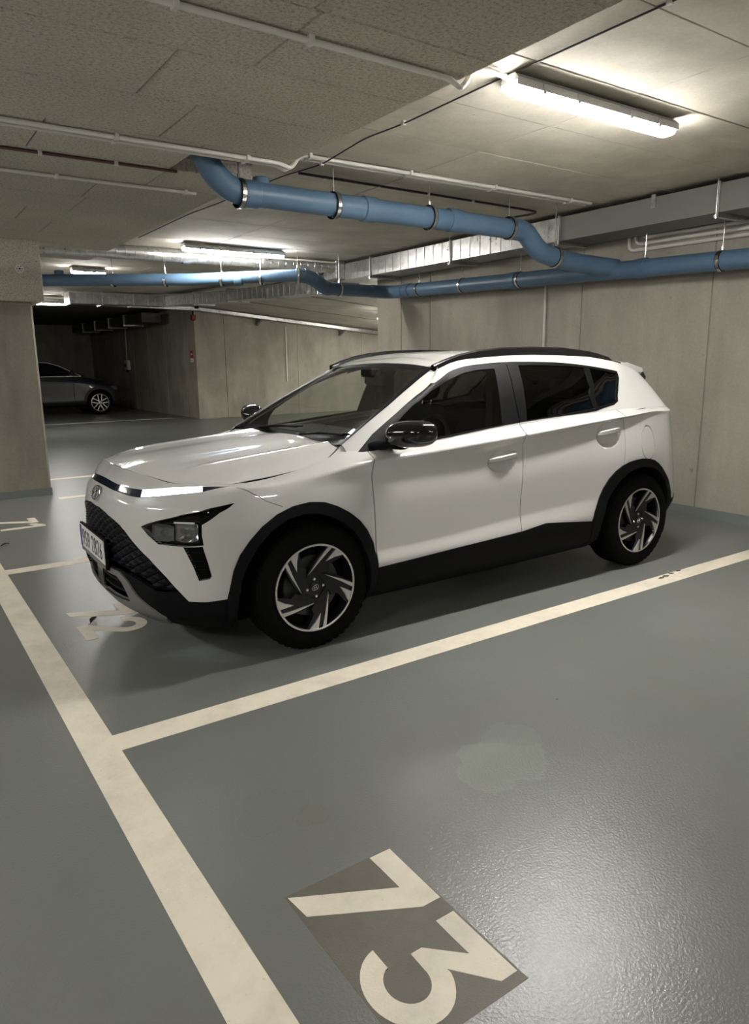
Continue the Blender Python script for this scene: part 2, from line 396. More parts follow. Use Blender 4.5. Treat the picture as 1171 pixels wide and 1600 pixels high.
GL = {
 '7': [(0, .431), (0, .503), (.242, .50), (.242, .44), (.093, .167), (.004, .157), (.148, .432)],
 '3': [(.018, .497), (.252, .497), (.252, .445), (.150, .362)]+arc(.125, .262, .125, .107, 72, -172, 28)+[(.07, .247)]+arc(.125, .262, .062, .055, -165, 95, 22)+[(.065, .318), (.065, .352), (.148, .437), (.018, .437)],
 '2': [(0, .157), (.248, .157), (.248, .222), (.110, .222), (.205, .330)]+arc(.122, .405, .118, .107, -28, 183, 22)+[(.068, .40)]+arc(.122, .405, .055, .046, 180, -22, 14)+[(.150, .355), (0, .205)],
 '1': [(.095, .157), (.165, .157), (.165, .527), (.10, .527), (0, .47), (0, .40), (.095, .448)],
}
def bay_number(t, yleft, pad):
    y = yleft
    if pad: fpoly('number_stencil', [(.150, yleft+.004), (.504, yleft+.004), (.504, yleft-.565), (.150, yleft-.565)], M[pad], .0006)
    for ch in t:
        g = GL[ch]; fpoly('bay_number_digit', [(v, y-u) for (u, v) in g], M['line'], .0016)
        y -= .283 if ch != '1' else .2
bay_number('73', -1.178, 'pad'); bay_number('72', 1.625, None); bay_number('71', 4.655, None)

# ================================================================== LAMPS
def lamp_unit(length, name='ceiling_lamp'):
    """batten light, long axis x, underside of the diffuser at z=0"""
    r = empty(name)
    L = length/2
    prof = [(-.052, .05), (-.050, .022), (-.040, .006), (-.022, 0), (.022, 0), (.040, .006), (.050, .022), (.052, .05)]
    d = MB(); rings = []
    for x, s in ((-L, .86), (-L+.022, 1), (L-.022, 1), (L, .86)):
        rings.append([(x, y*s, .05+(z-.05)*s) for y, z in prof])
    d.rib(rings).build('diffuser', M['lamp'], r, smooth=40)
    h = MB(); hp = [(-.060, .027), (-.060, .062), (-.038, .085), (.038, .085), (.060, .062), (.060, .027), (.0535, .029), (.0535, .05), (-.0535, .05), (-.0535, .029)]
    h.rib([[(x, y, z) for y, z in hp] for x in (-L-.004, L+.004)]).build('housing', M['lamp_house'], r)
    for x in (-L+.18, -L*.33, L*.33, L-.18):
        for s in (-1, 1):
            MB().cbox(x-.012, x+.012, s*.061-.005, s*.061+.005, .016, .06, .002).build('clip', M['lamp_house'], r)
    for x in (-L*.7, L*.7):
        MB().box(x-.02, x+.02, -.015, .015, .085, .1).build('bracket', M['steel'], r)
    return r
LAMPS = [((2.775, .046), 1.30, 'long bright strip lamp on the ceiling above the white car, nearest one'),
         ((3.18, 5.70), 1.28, 'strip lamp in front of the silver round duct, behind the white car'),
         ((2.15, 8.53), .46, 'short bright lamp just above the dark blue pipe, beside the pillar'),
         ((2.5, 13.6), .75, 'distant strip lamp glowing right beside the pillar head'),
         ((9.52, 10.83), 1.3, 'strip lamp under the sloping ramp soffit, mostly hidden by the end of the right wall'),
         ((7.65, 7.6), 1.3, 'unseen ramp strip lamp added as fill behind the right wall, nearest to it'), ((11.0, 12.6), 1.3, 'unseen ramp strip lamp added as fill behind the right wall, farthest down'),  # both unseen, added to brighten the side bay walls
         ((2.775, -5.6), 1.30, None), ((-3.2, -6.0), 1.3, None), ((-3.2, -2.0), 1.3, None), ((-3.2, 2.0), 1.3, None), ((-3.2, 6.0), 1.3, None)]  # row lamp behind the camera, then unseen aisle lamps added as fill
for (xy, L, lab) in LAMPS:
    o = lamp_unit(L); o.location = (xy[0], xy[1], 2.70 if xy[0] > 0 else 2.52)
    if xy[0] > 6: o.location.z = 2.80-.0909*(xy[0]+.65-6.0)-.11
    if xy[1] == 13.6: o.location.z = 2.62
    if xy[0] < 0: o.rotation_euler.z = math.pi/2
    tag(o, lab or 'unseen strip lamp added under the ceiling out of frame', 'lamp', 'ceiling strip lamps')

# ================================================================== PIPES, DUCTS, CONDUITS
def bend(p0, corner, p1, r, n=7):
    """points of a rounded corner"""
    p0, c, p1 = Vector(p0), Vector(corner), Vector(p1)
    a = (p0-c).normalized(); b_ = (p1-c).normalized(); A = c+a*r; B = c+b_*r
    return [((1-t)**2)*A+2*t*(1-t)*c+t*t*B for t in [i/n for i in range(n+1)]]
def path(pts, r, n=7):
    pts = [Vector(p) for p in pts]; out = [pts[0]]
    for i in range(1, len(pts)-1): out += bend(pts[i-1], pts[i], pts[i+1], r, n)
    return out+[pts[-1]]
def clamp_at(parent, p, d, r, top=CEIL, name='pipe_clamp'):
    """steel ring with a rubber strip, its bolt, and the threaded rod up to the soffit"""
    p = Vector(p); d = Vector(d).normalized()
    q = d.to_track_quat('Y', 'Z')
    def tf(mb): mb.v = [tuple(q @ Vector(v)+p) for v in mb.v]; return mb
    c = tf(MB().lathe([(r+.001, -.014), (r+.006, -.014), (r+.006, .014), (r+.001, .014)], 28, 'y', closed=True)).build(name, M['steel'], parent)
    tf(MB().lathe([(r, -.019), (r+.004, -.019), (r+.004, .019), (r, .019)], 28, 'y', closed=True)).build('rubber_strip', M['trim'], c)
    s = Vector((0, 0, 1)); top_p = p+s*(r+.02)
    MB().tube([p+s*(r+.003), top_p+s*.012], .011, 8).build('bolt', M['steel'], c)
    if top > p.z+r+.03: MB().tube([top_p, (p.x, p.y, top)], .004, 6).build('hanger_rod', M['steel'], c)
    return c
def collar(parent, p, d, r, L=.09):
    p = Vector(p); q = Vector(d).normalized().to_track_quat('Y', 'Z')
    m = MB().lathe([(r, -L/2), (r+.009, -L/2+.006), (r+.009, L/2-.006), (r, L/2)], 28, 'y'); m.v = [tuple(q @ Vector(v)+p) for v in m.v]
    return m.build('pipe_socket', M['pipe'], parent, smooth=40)
R1 = .080
# waste pipe across the bay, elbow down out of the boards, offset, then a branch into the wall pipe
pa = empty('waste_pipe', (1.42, 1.95, 2.53))
tag(pa, 'nearer blue waste pipe crossing the bay from a notch in the ceiling boards', 'pipe')
Q = lambda x, y, z: (x-1.42, y-1.95, z-2.53)
main = path([Q(1.30, 1.97, 2.80), Q(1.37, 1.96, 2.64), Q(1.50, 1.95, 2.538), Q(2.0, 1.95, 2.533)], .07, 5)[:-1]+[Q(4.08, 1.95, 2.525)]
MB().tube(main, R1, 28).build('pipe_run', M['pipe'], pa, smooth=50)
MB().tube(path([Q(4.05, 1.95, 2.525), Q(4.22, 1.95, 2.523), Q(4.40, 1.955, 2.37), Q(4.60, 1.96, 2.335)], .075, 6), R1+.006, 28).build('offset_bend', M['pipe'], pa, smooth=50)
MB().tube(path([Q(4.56, 1.96, 2.342), Q(4.86, 1.98, 2.31), Q(5.3, 1.80, 2.26)], .13, 6), R1+.003, 28).build('branch_pipe', M['pipe'], pa, smooth=50)
MB().lathe([(0, .03), (.05, .03), (.056, .022), (.056, -.02)], 24, 'z', Q(1.72, 1.97, 2.622)).build('cleaning_cap', M['pipe'], pa, smooth=40)
for x in (1.62, 2.58, 3.40): collar(pa, Q(x, 1.95, 2.533), (1, 0, 0), R1, .12)
for x in (1.55, 2.28, 3.16, 4.03): clamp_at(pa, Q(x, 1.95, 2.53), (1, 0, 0), R1+.009, CEIL-2.53)
clamp_at(pa, Q(4.62, 1.96, 2.335), (1, 0, -.1), R1+.006, CEIL-2.53)
# pipe along the wall
pb = empty('waste_pipe', (5.28, 0, 2.2))
tag(pb, 'blue waste pipe running along the right wall under the flat duct', 'pipe')
zb = lambda y: 2.19+.026*y-2.2
MB().tube([(.0, -6, zb(-2)), (0, .5, zb(.5)), (0, 5.2, zb(5.2))], R1, 28).build('pipe_run', M['pipe'], pb, smooth=50)
MB().tube(path([(0, 5.1, zb(5.1)), (0, 5.42, zb(5.4)), (-.3, 5.44, zb(5.5))], .14, 8), R1+.004, 28).build('corner_bend', M['pipe'], pb, smooth=50)
MB().tube([(-.26, 5.44, zb(5.5)), (-.62, 5.44, zb(5.55)), (-.98, 5.43, zb(5.6))], R1, 28).build('pipe_run', M['pipe'], pb, smooth=50)
off = path([(-.95, 5.43, zb(5.6)), (-1.02, 5.42, zb(5.6)), (-1.16, 5.40, zb(5.6)+.09), (-1.30, 5.40, zb(5.6)+.135), (-1.42, 5.44, zb(5.6)+.14)], .05, 4)
MB().tube(off, R1+.006, 28).build('offset_bend', M['pipe'], pb, smooth=50)
for k in range(3):
    t = off[4+k*5]; d = (off[5+k*5]-off[3+k*5]); q = d.normalized().to_track_quat('Y', 'Z')
    m = MB().lathe([(R1+.004, -.006), (R1+.013, -.004), (R1+.013, .004), (R1+.004, .006)], 28, 'y'); m.v = [tuple(q @ Vector(v)+t) for v in m.v]
    m.build('bend_seam', M['pipe'], pb, smooth=40)
MB().tube([(-1.40, 5.43, zb(5.6)+.14), (-2.47, 6.2, .245), (-3.97, 7.24, .255), (-5.1, 8.02, .26)], R1-.008, 24).build('pipe_run', M['pipe'], pb, smooth=50)
for y in (-1.5, .75, 1.48, 3.02, 3.95, 4.78): clamp_at(pb, (0, y, zb(y)), (0, 1, 0), R1, CEIL-2.2)
clamp_at(pb, (-.80, 5.435, zb(5.55)), (1, 0, 0), R1, CEIL-2.2)
clamp_at(pb, (-1.40, 5.43, zb(5.6)+.14), (1, -.4, 0), R1+.004, CEIL-2.2)
for t in (.35, .72, 1.25, 1.75): clamp_at(pb, (-1.40-1.07*t, 5.43+.77*t, .24), (1.07, -.77, 0), R1-.008, CEIL-2.2)
for y in (1.50, 3.1, 5.0): collar(pb, (0, y, zb(y)), (0, 1, 0), R1, .10)
collar(pb, (-2.0, 5.86, .243), (1.07, -.77, 0), R1-.008, .1)
MB().lathe([(0, .03), (.05, .03), (.056, .022), (.056, -.02)], 20, 'z', (-3.82, 7.14, .34)).build('cleaning_cap', M['pipe'], pb, smooth=40)

# flat duct on the wall: sections with flanges and stiffening ribs
da = empty('flat_duct', (5.0, 6.43, 2.54))
tag(da, 'flat galvanised air duct along the right wall above the blue pipe', 'duct')
dz0, dz1 = 0.0, .215
def duct_sections(root, ys, x1, mats, ribs):
    for i, (a, b) in enumerate(zip(ys[:-1], ys[1:])):
        s = MB().box(0, x1, a, b, dz0, dz1).build('duct_section', mats[i], root)
        if ribs[i]:
            n = max(2, int(abs(b-a)/.15))
            for k in range(1, n):
                y = a+(b-a)*k/n
                MB().box(-.006, 0, y-.005, y+.005, .004, dz1-.004).build('rib', mats[i], s)
ysd = [0, -.97, -2.585, -4.18, -5.78, -7.4, -9.6]
duct_sections(da, ysd, .44, [M['galv'], M['galv'], M['galv'], M['galv_dark'], M['galv_dark'], M['galv_dark']], [1, 1, 1, 0, 0, 0])
for y in ysd[1:-1]:
    fl = MB().box(-.018, .444, y-.012, y+.012, -.018, dz1+.012).build('flange', M['galv'], da)
    MB().box(-.03, .40, y-.02, y+.02, -.036, -.019).build('support_bar', M['galv'], fl)
    MB().tube([(-.026, y, -.04), (-.026, y, .27)], .004, 6).build('hanger_rod', M['steel'], fl)
    MB().tube([(-.026, y, -.045), (-.026, y, -.022)], .010, 8).build('bolt', M['steel'], fl)
for y in (-3.3, -5.2): MB().box(-.012, -.001, y-.02, y+.02, .13, .235).build('hanger_tab', M['galv'], da)
MB().box(-.02, .444, -.012, .012, -.02, dz1+.02).build('flange', M['galv'], da)
# round duct
rd = empty('round_duct', (.2, 6.2, 2.712))
tag(rd, 'round silver spiral duct under the ceiling behind the second lamp', 'duct')
prof = []; x = .82; rr = .078
while x < 4.6:
    prof += [(rr, x), (rr, x+.098), (rr+.003, x+.101), (rr+.003, x+.107), (rr, x+.11)]; x += .11
MB().lathe([(0, .82)]+prof+[(0, x)], 28, 'x').build('duct_run', M['galv'], rd, smooth=30)
MB().lathe([(rr+.012, 2.5), (rr+.012, 2.6)], 28, 'x').build('duct_sleeve', M['galv'], rd, smooth=30)
MB().cbox(x-.02, x+.12, -.1, .24, -.16, .08, .004).build('duct_end_box', M['galv'], rd)
MB().tube(path([(2.9, -.10, .03), (4.1, -.12, .045), (4.62, -.14, .04)], .05), .012, 8).build('strap', M['conduit'], rd)
# duct further back (runs away, then turns left)
db = empty('flat_duct', (5.0, 7.0, 2.43)); tag(db, 'far galvanised duct section above the opening of the side bay', 'duct')
def obox(p0, p1, wd, z00, z01, z10, z11):
    p0, p1 = Vector((*p0, 0)), Vector((*p1, 0)); d = (p1-p0).normalized(); n = Vector((-d.y, d.x, 0))*wd
    v = []
    for p, a, b in ((p0, z00, z01), (p1, z10, z11)):
        for q in (p, p+n): v += [(q.x, q.y, a), (q.x, q.y, b)]
    return MB().add(v, [(0, 1, 3, 2), (4, 6, 7, 5), (0, 4, 5, 1), (2, 3, 7, 6), (0, 2, 6, 4), (1, 5, 7, 3)])
prev = None
for k in range(4):
    t0, t1 = k/4, (k+1)/4
    f = lambda t: (-.57*t, 5.0*t); z = lambda t: .12*t
    s = obox(f(t0), f(t1-.004), -.4, z(t0), z(t0)+.185, z(t1), z(t1)+.185).build('duct_section', M['galv'], db)
    n = 8
    for q in range(1, n):
        t = t0+(t1-t0)*q/n; p = f(t); MB().box(p[0]-.008, p[0]+.01, p[1]-.008, p[1]+.008, z(t)+.006, z(t)+.18).build('rib', M['galv'], s)
    p = f(t1); MB().box(p[0]-.03, p[0]+.4, p[1]-.025, p[1]+.025, z(t1)-.025, z(t1)+.21).build('flange', M['galv'], db)
MB().cbox(-.06, .42, -.22, -.01, -.03, .19, .004).build('duct_end_box', M['galv'], db)
dc = empty('flat_duct', (4.42, 12.05, 2.555)); tag(dc, 'distant ribbed silver duct left of the sloping cable tray', 'duct')
for k in range(3):
    s = MB().box(-.6*k-.59, -.6*k, 0, .4, .0, .20).build('duct_section', M['galv'], dc)
    for q in range(1, 4): MB().box(-.6*k-.15*q-.012, -.6*k-.15*q+.012, -.012, 0, .004, .196).build('rib', M['galv'], s)
    MB().box(-.6*k-.602, -.6*k-.588, -.03, .43, -.02, .22).build('flange', M['galv'], dc)
dd = empty('flat_duct', (5.35, 16.6, 2.5)); tag(dd, 'duct with pale flanges, coloured dark for the unlit far bay', 'duct')
for k in range(5):
    s = MB().box(0, .5, 1.6*k, 1.6*k+1.59, -.02, .22).build('duct_section', M['disc_and_unlit_duct'], dd)  # dark sheet colour stands in for the shade of the unlit bay
    if k == 0: continue
    fl = MB().box(-.03, .53, 1.6*k-.02, 1.6*k+.02, -.06, .25).build('flange', M['galv'], dd)
    for x in (.0, .5): MB().tube([(x, 1.6*k, .25), (x, 1.6*k, CEIL-2.5+.012)], .006, 6).build('hanger_rod', M['steel'], fl)
for (root, x, y, z0) in ((dc, -.3, .2, .2), (dc, -1.5, .2, .2), (db, .1, .1, .18), (db, -.3, 3.9, .27)):
    MB().tube([(x, y, z0), (x, y, CEIL-root.location.z+.012)], .006, 6).build('hanger_rod', M['steel'], root)
# cable tray falling with the ramp
tr_ = empty('cable_tray', (3.16, 14.7, 2.74)); tag(tr_, 'pale cable tray sloping down along the far wall to the right', 'cable tray')
def tz(x): return -.02*x if x < 3.0 else -.06-.094*(x-3.0)
for (x0, x1) in ((-1.6, 0), (0, 3.0), (3.0, 6.0), (6.0, 9.0), (9.0, 11.5)):
    MB().add([(x0, 0, tz(x0)), (x1, 0, tz(x1)), (x1, .2, tz(x1)), (x0, .2, tz(x0)), (x0, 0, tz(x0)+.075), (x1, 0, tz(x1)+.075), (x1, .2, tz(x1)+.075), (x0, .2, tz(x0)+.075)],
             [(0, 3, 2, 1), (4, 5, 6, 7), (0, 1, 5, 4), (1, 2, 6, 5), (2, 3, 7, 6), (3, 0, 4, 7)]).build('tray_section', M['galv'], tr_)
for x0 in (4.75, 7.3, 9.9):
    MB().add([(x0-.03, .02, tz(x0)), (x0-.03, .38, tz(x0)), (x0-.03, .38, tz(x0)-.16), (x0+.03, .02, tz(x0)), (x0+.03, .38, tz(x0)), (x0+.03, .38, tz(x0)-.16)],
             [(0, 1, 2), (3, 5, 4), (0, 3, 4, 1), (1, 4, 5, 2), (2, 5, 3, 0)]).build('bracket', M['galv_dark'], tr_)
MB().box(2.92, 3.0, -.06, .06, -.02, .2).build('tray_post', M['trim'], tr_)

def conduit(pts, r, label, mat='conduit', clips=(), rb=.06, name='conduit', z=None):
    p0 = Vector(pts[0]); o = empty(name, p0); tag(o, label, 'conduit' if name == 'conduit' else 'cable')
    P = [Vector(p)-p0 for p in pts]
    MB().tube(path(P, rb, 5) if len(P) > 2 else P, r, 10).build('tube' if name == 'conduit' else 'cable_run', M[mat], o, smooth=50)
    for (x, y, zz) in clips:
        q = Vector((x, y, zz))-p0
        MB().cbox(q.x-.012, q.x+.012, q.y-r-.008, q.y+r+.008, q.z-r-.004, q.z+r+.012, .003).build('clip', M[mat] if name == 'conduit' else M['conduit'], o)
    return o
zc = INS-.016
for k, yy in enumerate((1.695, 1.757)):
    lab = ('front', 'rear')[k]
    conduit([(-4.5, yy, zc), (1.72, yy, zc), (1.86, yy+.10, zc+.005), (1.93, yy+.10, CEIL-.016), (4.86, yy+.08, CEIL-.016)], .0135,
            'grey conduit of the twin pair over the board edge, the one nearer the %s' % ('camera' if k == 0 else 'blue pipe'), clips=[(x, yy, zc) for x in (.70, 1.50)]+[(x, yy+.09, CEIL-.016) for x in (2.0, 2.85, 3.7, 4.6)], rb=.05)
conduit([(-4.5, .02, zc), (1.72, .02, zc), (1.79, .02, zc-.03), (1.85, .035, zc+.03), (1.86, .04, CEIL-.014), (2.10, .046, CEIL-.03)], .013, 'grey conduit leading across the ceiling boards to the nearest lamp', clips=[(x, .02, zc) for x in (.45, 1.0)], rb=.025)
conduit([(-4.5, 2.79, zc), (1.58, 2.79, zc)], .012, 'thin grey conduit ending short of the board edge, left of the blue elbow', clips=[(x, 2.79, zc) for x in (.6, 1.5)])
conduit([(-4.5, 2.27, INS-.010), (.5, 2.262, INS-.012), (1.25, 2.27, INS-.010)], .010, 'brown cable clipped below the twin conduits on the left', 'brown_cable', clips=[(x, 2.266, INS-.010) for x in (.40, .85)], name='cable')
conduit([(2.17, 2.25, CEIL-.008), (3.0, 2.26, CEIL-.010), (4.2, 2.28, CEIL-.012), (4.75, 2.31, CEIL-.010), (4.80, 2.42, CEIL-.010), (4.72, 2.75, CEIL-.010)], .009, 'dark cable on the bare ceiling above the nearer blue pipe', 'cable', clips=[(x, 2.27, CEIL-.008) for x in (2.4, 2.9, 3.4, 3.9)], name='cable')
cw = [(2.146, -2.6, CEIL-.006), (2.146, -.8, CEIL-.006), (2.13, .2, CEIL-.010), (2.12, .9, CEIL-.020), (2.115, 1.3, CEIL-.006), (2.112, 1.82, CEIL-.046), (2.11, 2.35, CEIL-.010), (2.06, 3.0, CEIL-.012), (2.05, 3.4, CEIL-.02), (2.02, 4.1, CEIL-.008), (2.0, 5.6, CEIL-.012)]
conduit(cw, .0045, 'thin dark wire strung along the ceiling beside the board edge', 'cable', clips=[(x, y, z) for x, y, z in cw[1:8:2]], rb=.1, name='cable')
for k in range(3):
    y0, z0 = 1.80-.07*k, 2.42+.052*k
    conduit([(WX-.017, y0, 2.66), (WX-.017, y0, z0+.004), (WX-.017, -2.5, z0-.02)], .017, 'grey conduit bending out from behind the flat duct, %s of three' % ('lowest', 'middle', 'topmost')[k], rb=.07)
conduit([(WX-.013, 2.83, 1.0), (WX-.013, 2.83, 2.2)], .013, 'upright grey conduit on the right wall behind the car roof')
conduit([(8.75, 15.085, 0.9), (8.75, 15.085, 2.35)], .022, 'upright pale conduit on the far wall under the sloping tray')

# ================================================================== THINGS ON THE FAR WALL
sg = empty('fire_sign', (6.189, 15.375, 1.49)); tag(sg, 'small red sign with a white strip below on the far wall corner', 'sign')
MB().box(-.004, 0, -.10, .10, .06, .24).build('red_plate', M['red'], sg)
MB().box(-.0055, -.004, -.05, .05, .13, .17).build('pictogram', M['sign_white'], sg)
MB().box(-.004, 0, -.10, .10, -.05, .045).build('white_plate', M['sign_white'], sg)
MB().add([(-.0055, -.06, -.02), (-.0055, .03, -.02), (-.0055, .03, .015)], [(0, 1, 2)]).build('arrow', M['red'], sg)
al = empty('alarm_sounder', (6.19, 15.0, 2.47)); tag(al, 'dark red alarm box hanging at the top of the far wall corner', 'alarm')
MB().cbox(-.10, 0, -.07, .07, 0, .12, .01).build('body', M['dark_red'], al); MB().lathe([(0, -.03), (.03, -.025), (.045, 0)], 16, 'z', (-.05, 0, 0)).build('horn', M['dark_red'], al)
MB().tube([(-.05, 0, .12), (-.05, 0, .3)], .02, 8).build('stem', M['trim'], al)
sb = empty('socket_box', (6.19, 21.0, 1.22)); tag(sb, 'small white switch box on a drop conduit beside the dark car', 'switch box')
MB().cbox(-.09, 0, -.16, .16, 0, .30, .012).build('body', M['white_plastic'], sb)
MB().box(-.095, -.09, .02, .12, .08, .2).build('cover_flap', M['trim'], sb)
MB().tube([(-.05, .0, .30), (-.03, 0, 1.4)], .015, 8).build('drop_conduit', M['white_plastic'], sb)
MB().lathe([(0, -.07), (.035, -.06), (.04, 0)], 12, 'z', (-.05, .05, 0)).build('plug', M['trim'], sb)

# ---- litter and chips on the floor
def leaf(x, y, a, L, label):
    o = empty('leaf', (x, y, .002), a); tag(o, label, 'leaf')
    m = MB(); top_, bot = [], []
    for k in range(9):
        t = k/8; w_ = .24*L*math.sin(math.pi*t)**.8; z = .004+.012*math.sin(2.4*t)
        top_.append([(t*L, -w_, z+.006), (t*L, 0, z-.002), (t*L, w_, z+.005), (t*L, 0, z-.0028)])
    m.rib(top_).build('blade', M['cable'], o)
    MB().tube([(-.018, .004, .003), (0, 0, .004)], .0012, 5).build('stalk', M['cable'], o)
leaf(.235, 1.34, .9, .075, 'small dark dry leaf lying beside the painted 72')
leaf(.075, 3.60, .3, .07, 'small dark leaf on the floor at the left, between 71 and the aisle line')
for (x, y, s_) in ((3.62, -.026, .026), (3.70, -.014, .020), (3.56, -.034, .022), (3.80, -.006, .018)):
    fpoly('paint_chip', [(x+s_*(.7+.5*random.random())*math.cos(k*.785)*1.5, y+s_*(.3+.4*random.random())*math.sin(k*.785)) for k in range(8)], M['slab'], .0022)
# ---- car body surfaces (pure numpy): x runs nose to tail, y=0 is the centre line, near side y<0 ----
def _slopes(k, V, mono):
    h = np.diff(k)
    hs = h.reshape((-1,)+(1,)*(V.ndim-1))
    d = np.diff(V, axis=0)/hs
    m = np.empty_like(V)
    m[0] = d[0]; m[-1] = d[-1]
    h0 = hs[:-1]; h1 = hs[1:]; a = d[:-1]; b = d[1:]
    if mono:
        w1 = 2*h1+h0; w2 = h1+2*h0
        with np.errstate(divide='ignore', invalid='ignore'):
            hm = (w1+w2)/(w1/a+w2/b)
        m[1:-1] = np.where(a*b > 0, hm, 0.0)
    else:
        m[1:-1] = (h1*a+h0*b)/(h0+h1)
    return m
def _herm(k, V, M, q):
    i = np.clip(np.searchsorted(k, q, side='right')-1, 0, len(k)-2)
    h = k[i+1]-k[i]; t = (q-k[i])/h
    return i, h, t
class Net:
    def __init__(self, rows, mono_u=False):
        self.A = np.array(rows, float)                     # rows x cols x 3
        d = np.linalg.norm(np.diff(self.A, axis=1), axis=2).mean(0)
        self.ku = np.concatenate([[0], np.cumsum(d)])
        e = np.linalg.norm(np.diff(self.A, axis=0), axis=2).mean(1)
        self.kv = np.concatenate([[0], np.cumsum(e)])
        self.B = self.A.transpose(1, 0, 2)
        self.Mu = _slopes(self.ku, self.B, mono_u)
        self.U = self.ku[-1]; self.V = self.kv[-1]
        self.grid = None
    def ev(self, u, v):
        u = np.clip(np.atleast_1d(np.asarray(u, float)), 0, self.U); v = np.clip(np.atleast_1d(np.asarray(v, float)), 0, self.V)
        i, h, t = _herm(self.ku, None, None, u)
        t = t[:, None, None]; h = h[:, None, None]
        R = ((2*t**3-3*t**2+1)*self.B[i]+(t**3-2*t**2+t)*h*self.Mu[i]
             + (-2*t**3+3*t**2)*self.B[i+1]+(t**3-t**2)*h*self.Mu[i+1])   # q x rows x 3
        R = R.transpose(1, 0, 2)
        M = _slopes(self.kv, R, True)
        j, g, s = _herm(self.kv, None, None, v)
        q = np.arange(len(u)); s = s[:, None]; g = g[:, None]
        return ((2*s**3-3*s**2+1)*R[j, q]+(s**3-2*s**2+s)*g*M[j, q]
                + (-2*s**3+3*s**2)*R[j+1, q]+(s**3-s**2)*g*M[j+1, q])
    def nrm(self, u, v):
        u = np.atleast_1d(u); v = np.atleast_1d(v)
        e = 2e-3
        a = self.ev(u+e, v)-self.ev(u-e, v); b = self.ev(u, v+e)-self.ev(u, v-e)
        n = np.cross(a, b)
        return n/np.maximum(np.linalg.norm(n, axis=1), 1e-12)[:, None]
    def mkgrid(self, step=0.02):
        if self.grid is None:
            uu, vv = np.meshgrid(np.linspace(0, self.U, int(self.U/step)), np.linspace(0, self.V, int(self.V/step)))
            self.gu = uu.ravel(); self.gv = vv.ravel(); self.grid = self.ev(self.gu, self.gv)
    def inv(self, pts, w=(1, 1, 1)):
        """nearest surface parameters (u, v) of 3D points"""
        self.mkgrid(); w = np.array(w, float); out = []
        for p in np.atleast_2d(np.asarray(pts, float)):
            i = np.argmin((((self.grid-p)*w)**2).sum(1)); u, v = self.gu[i], self.gv[i]
            for _ in range(6):
                e = 1e-3
                P = self.ev([u, u+e, u, u-e, u], [v, v, v+e, v, v-e])
                J = np.array([(P[1]-P[3])/(2*e), (P[2]-P[4])/(2*e)]).T*w[:, None]
                r = (p-P[0])*w
                try: d = np.linalg.lstsq(J, r, rcond=None)[0]
                except Exception: break
                d = np.clip(d, -.03, .03)
                u = min(max(u+d[0], 0), self.U); v = min(max(v+d[1], 0), self.V)
            out.append((u, v))
        return np.array(out)
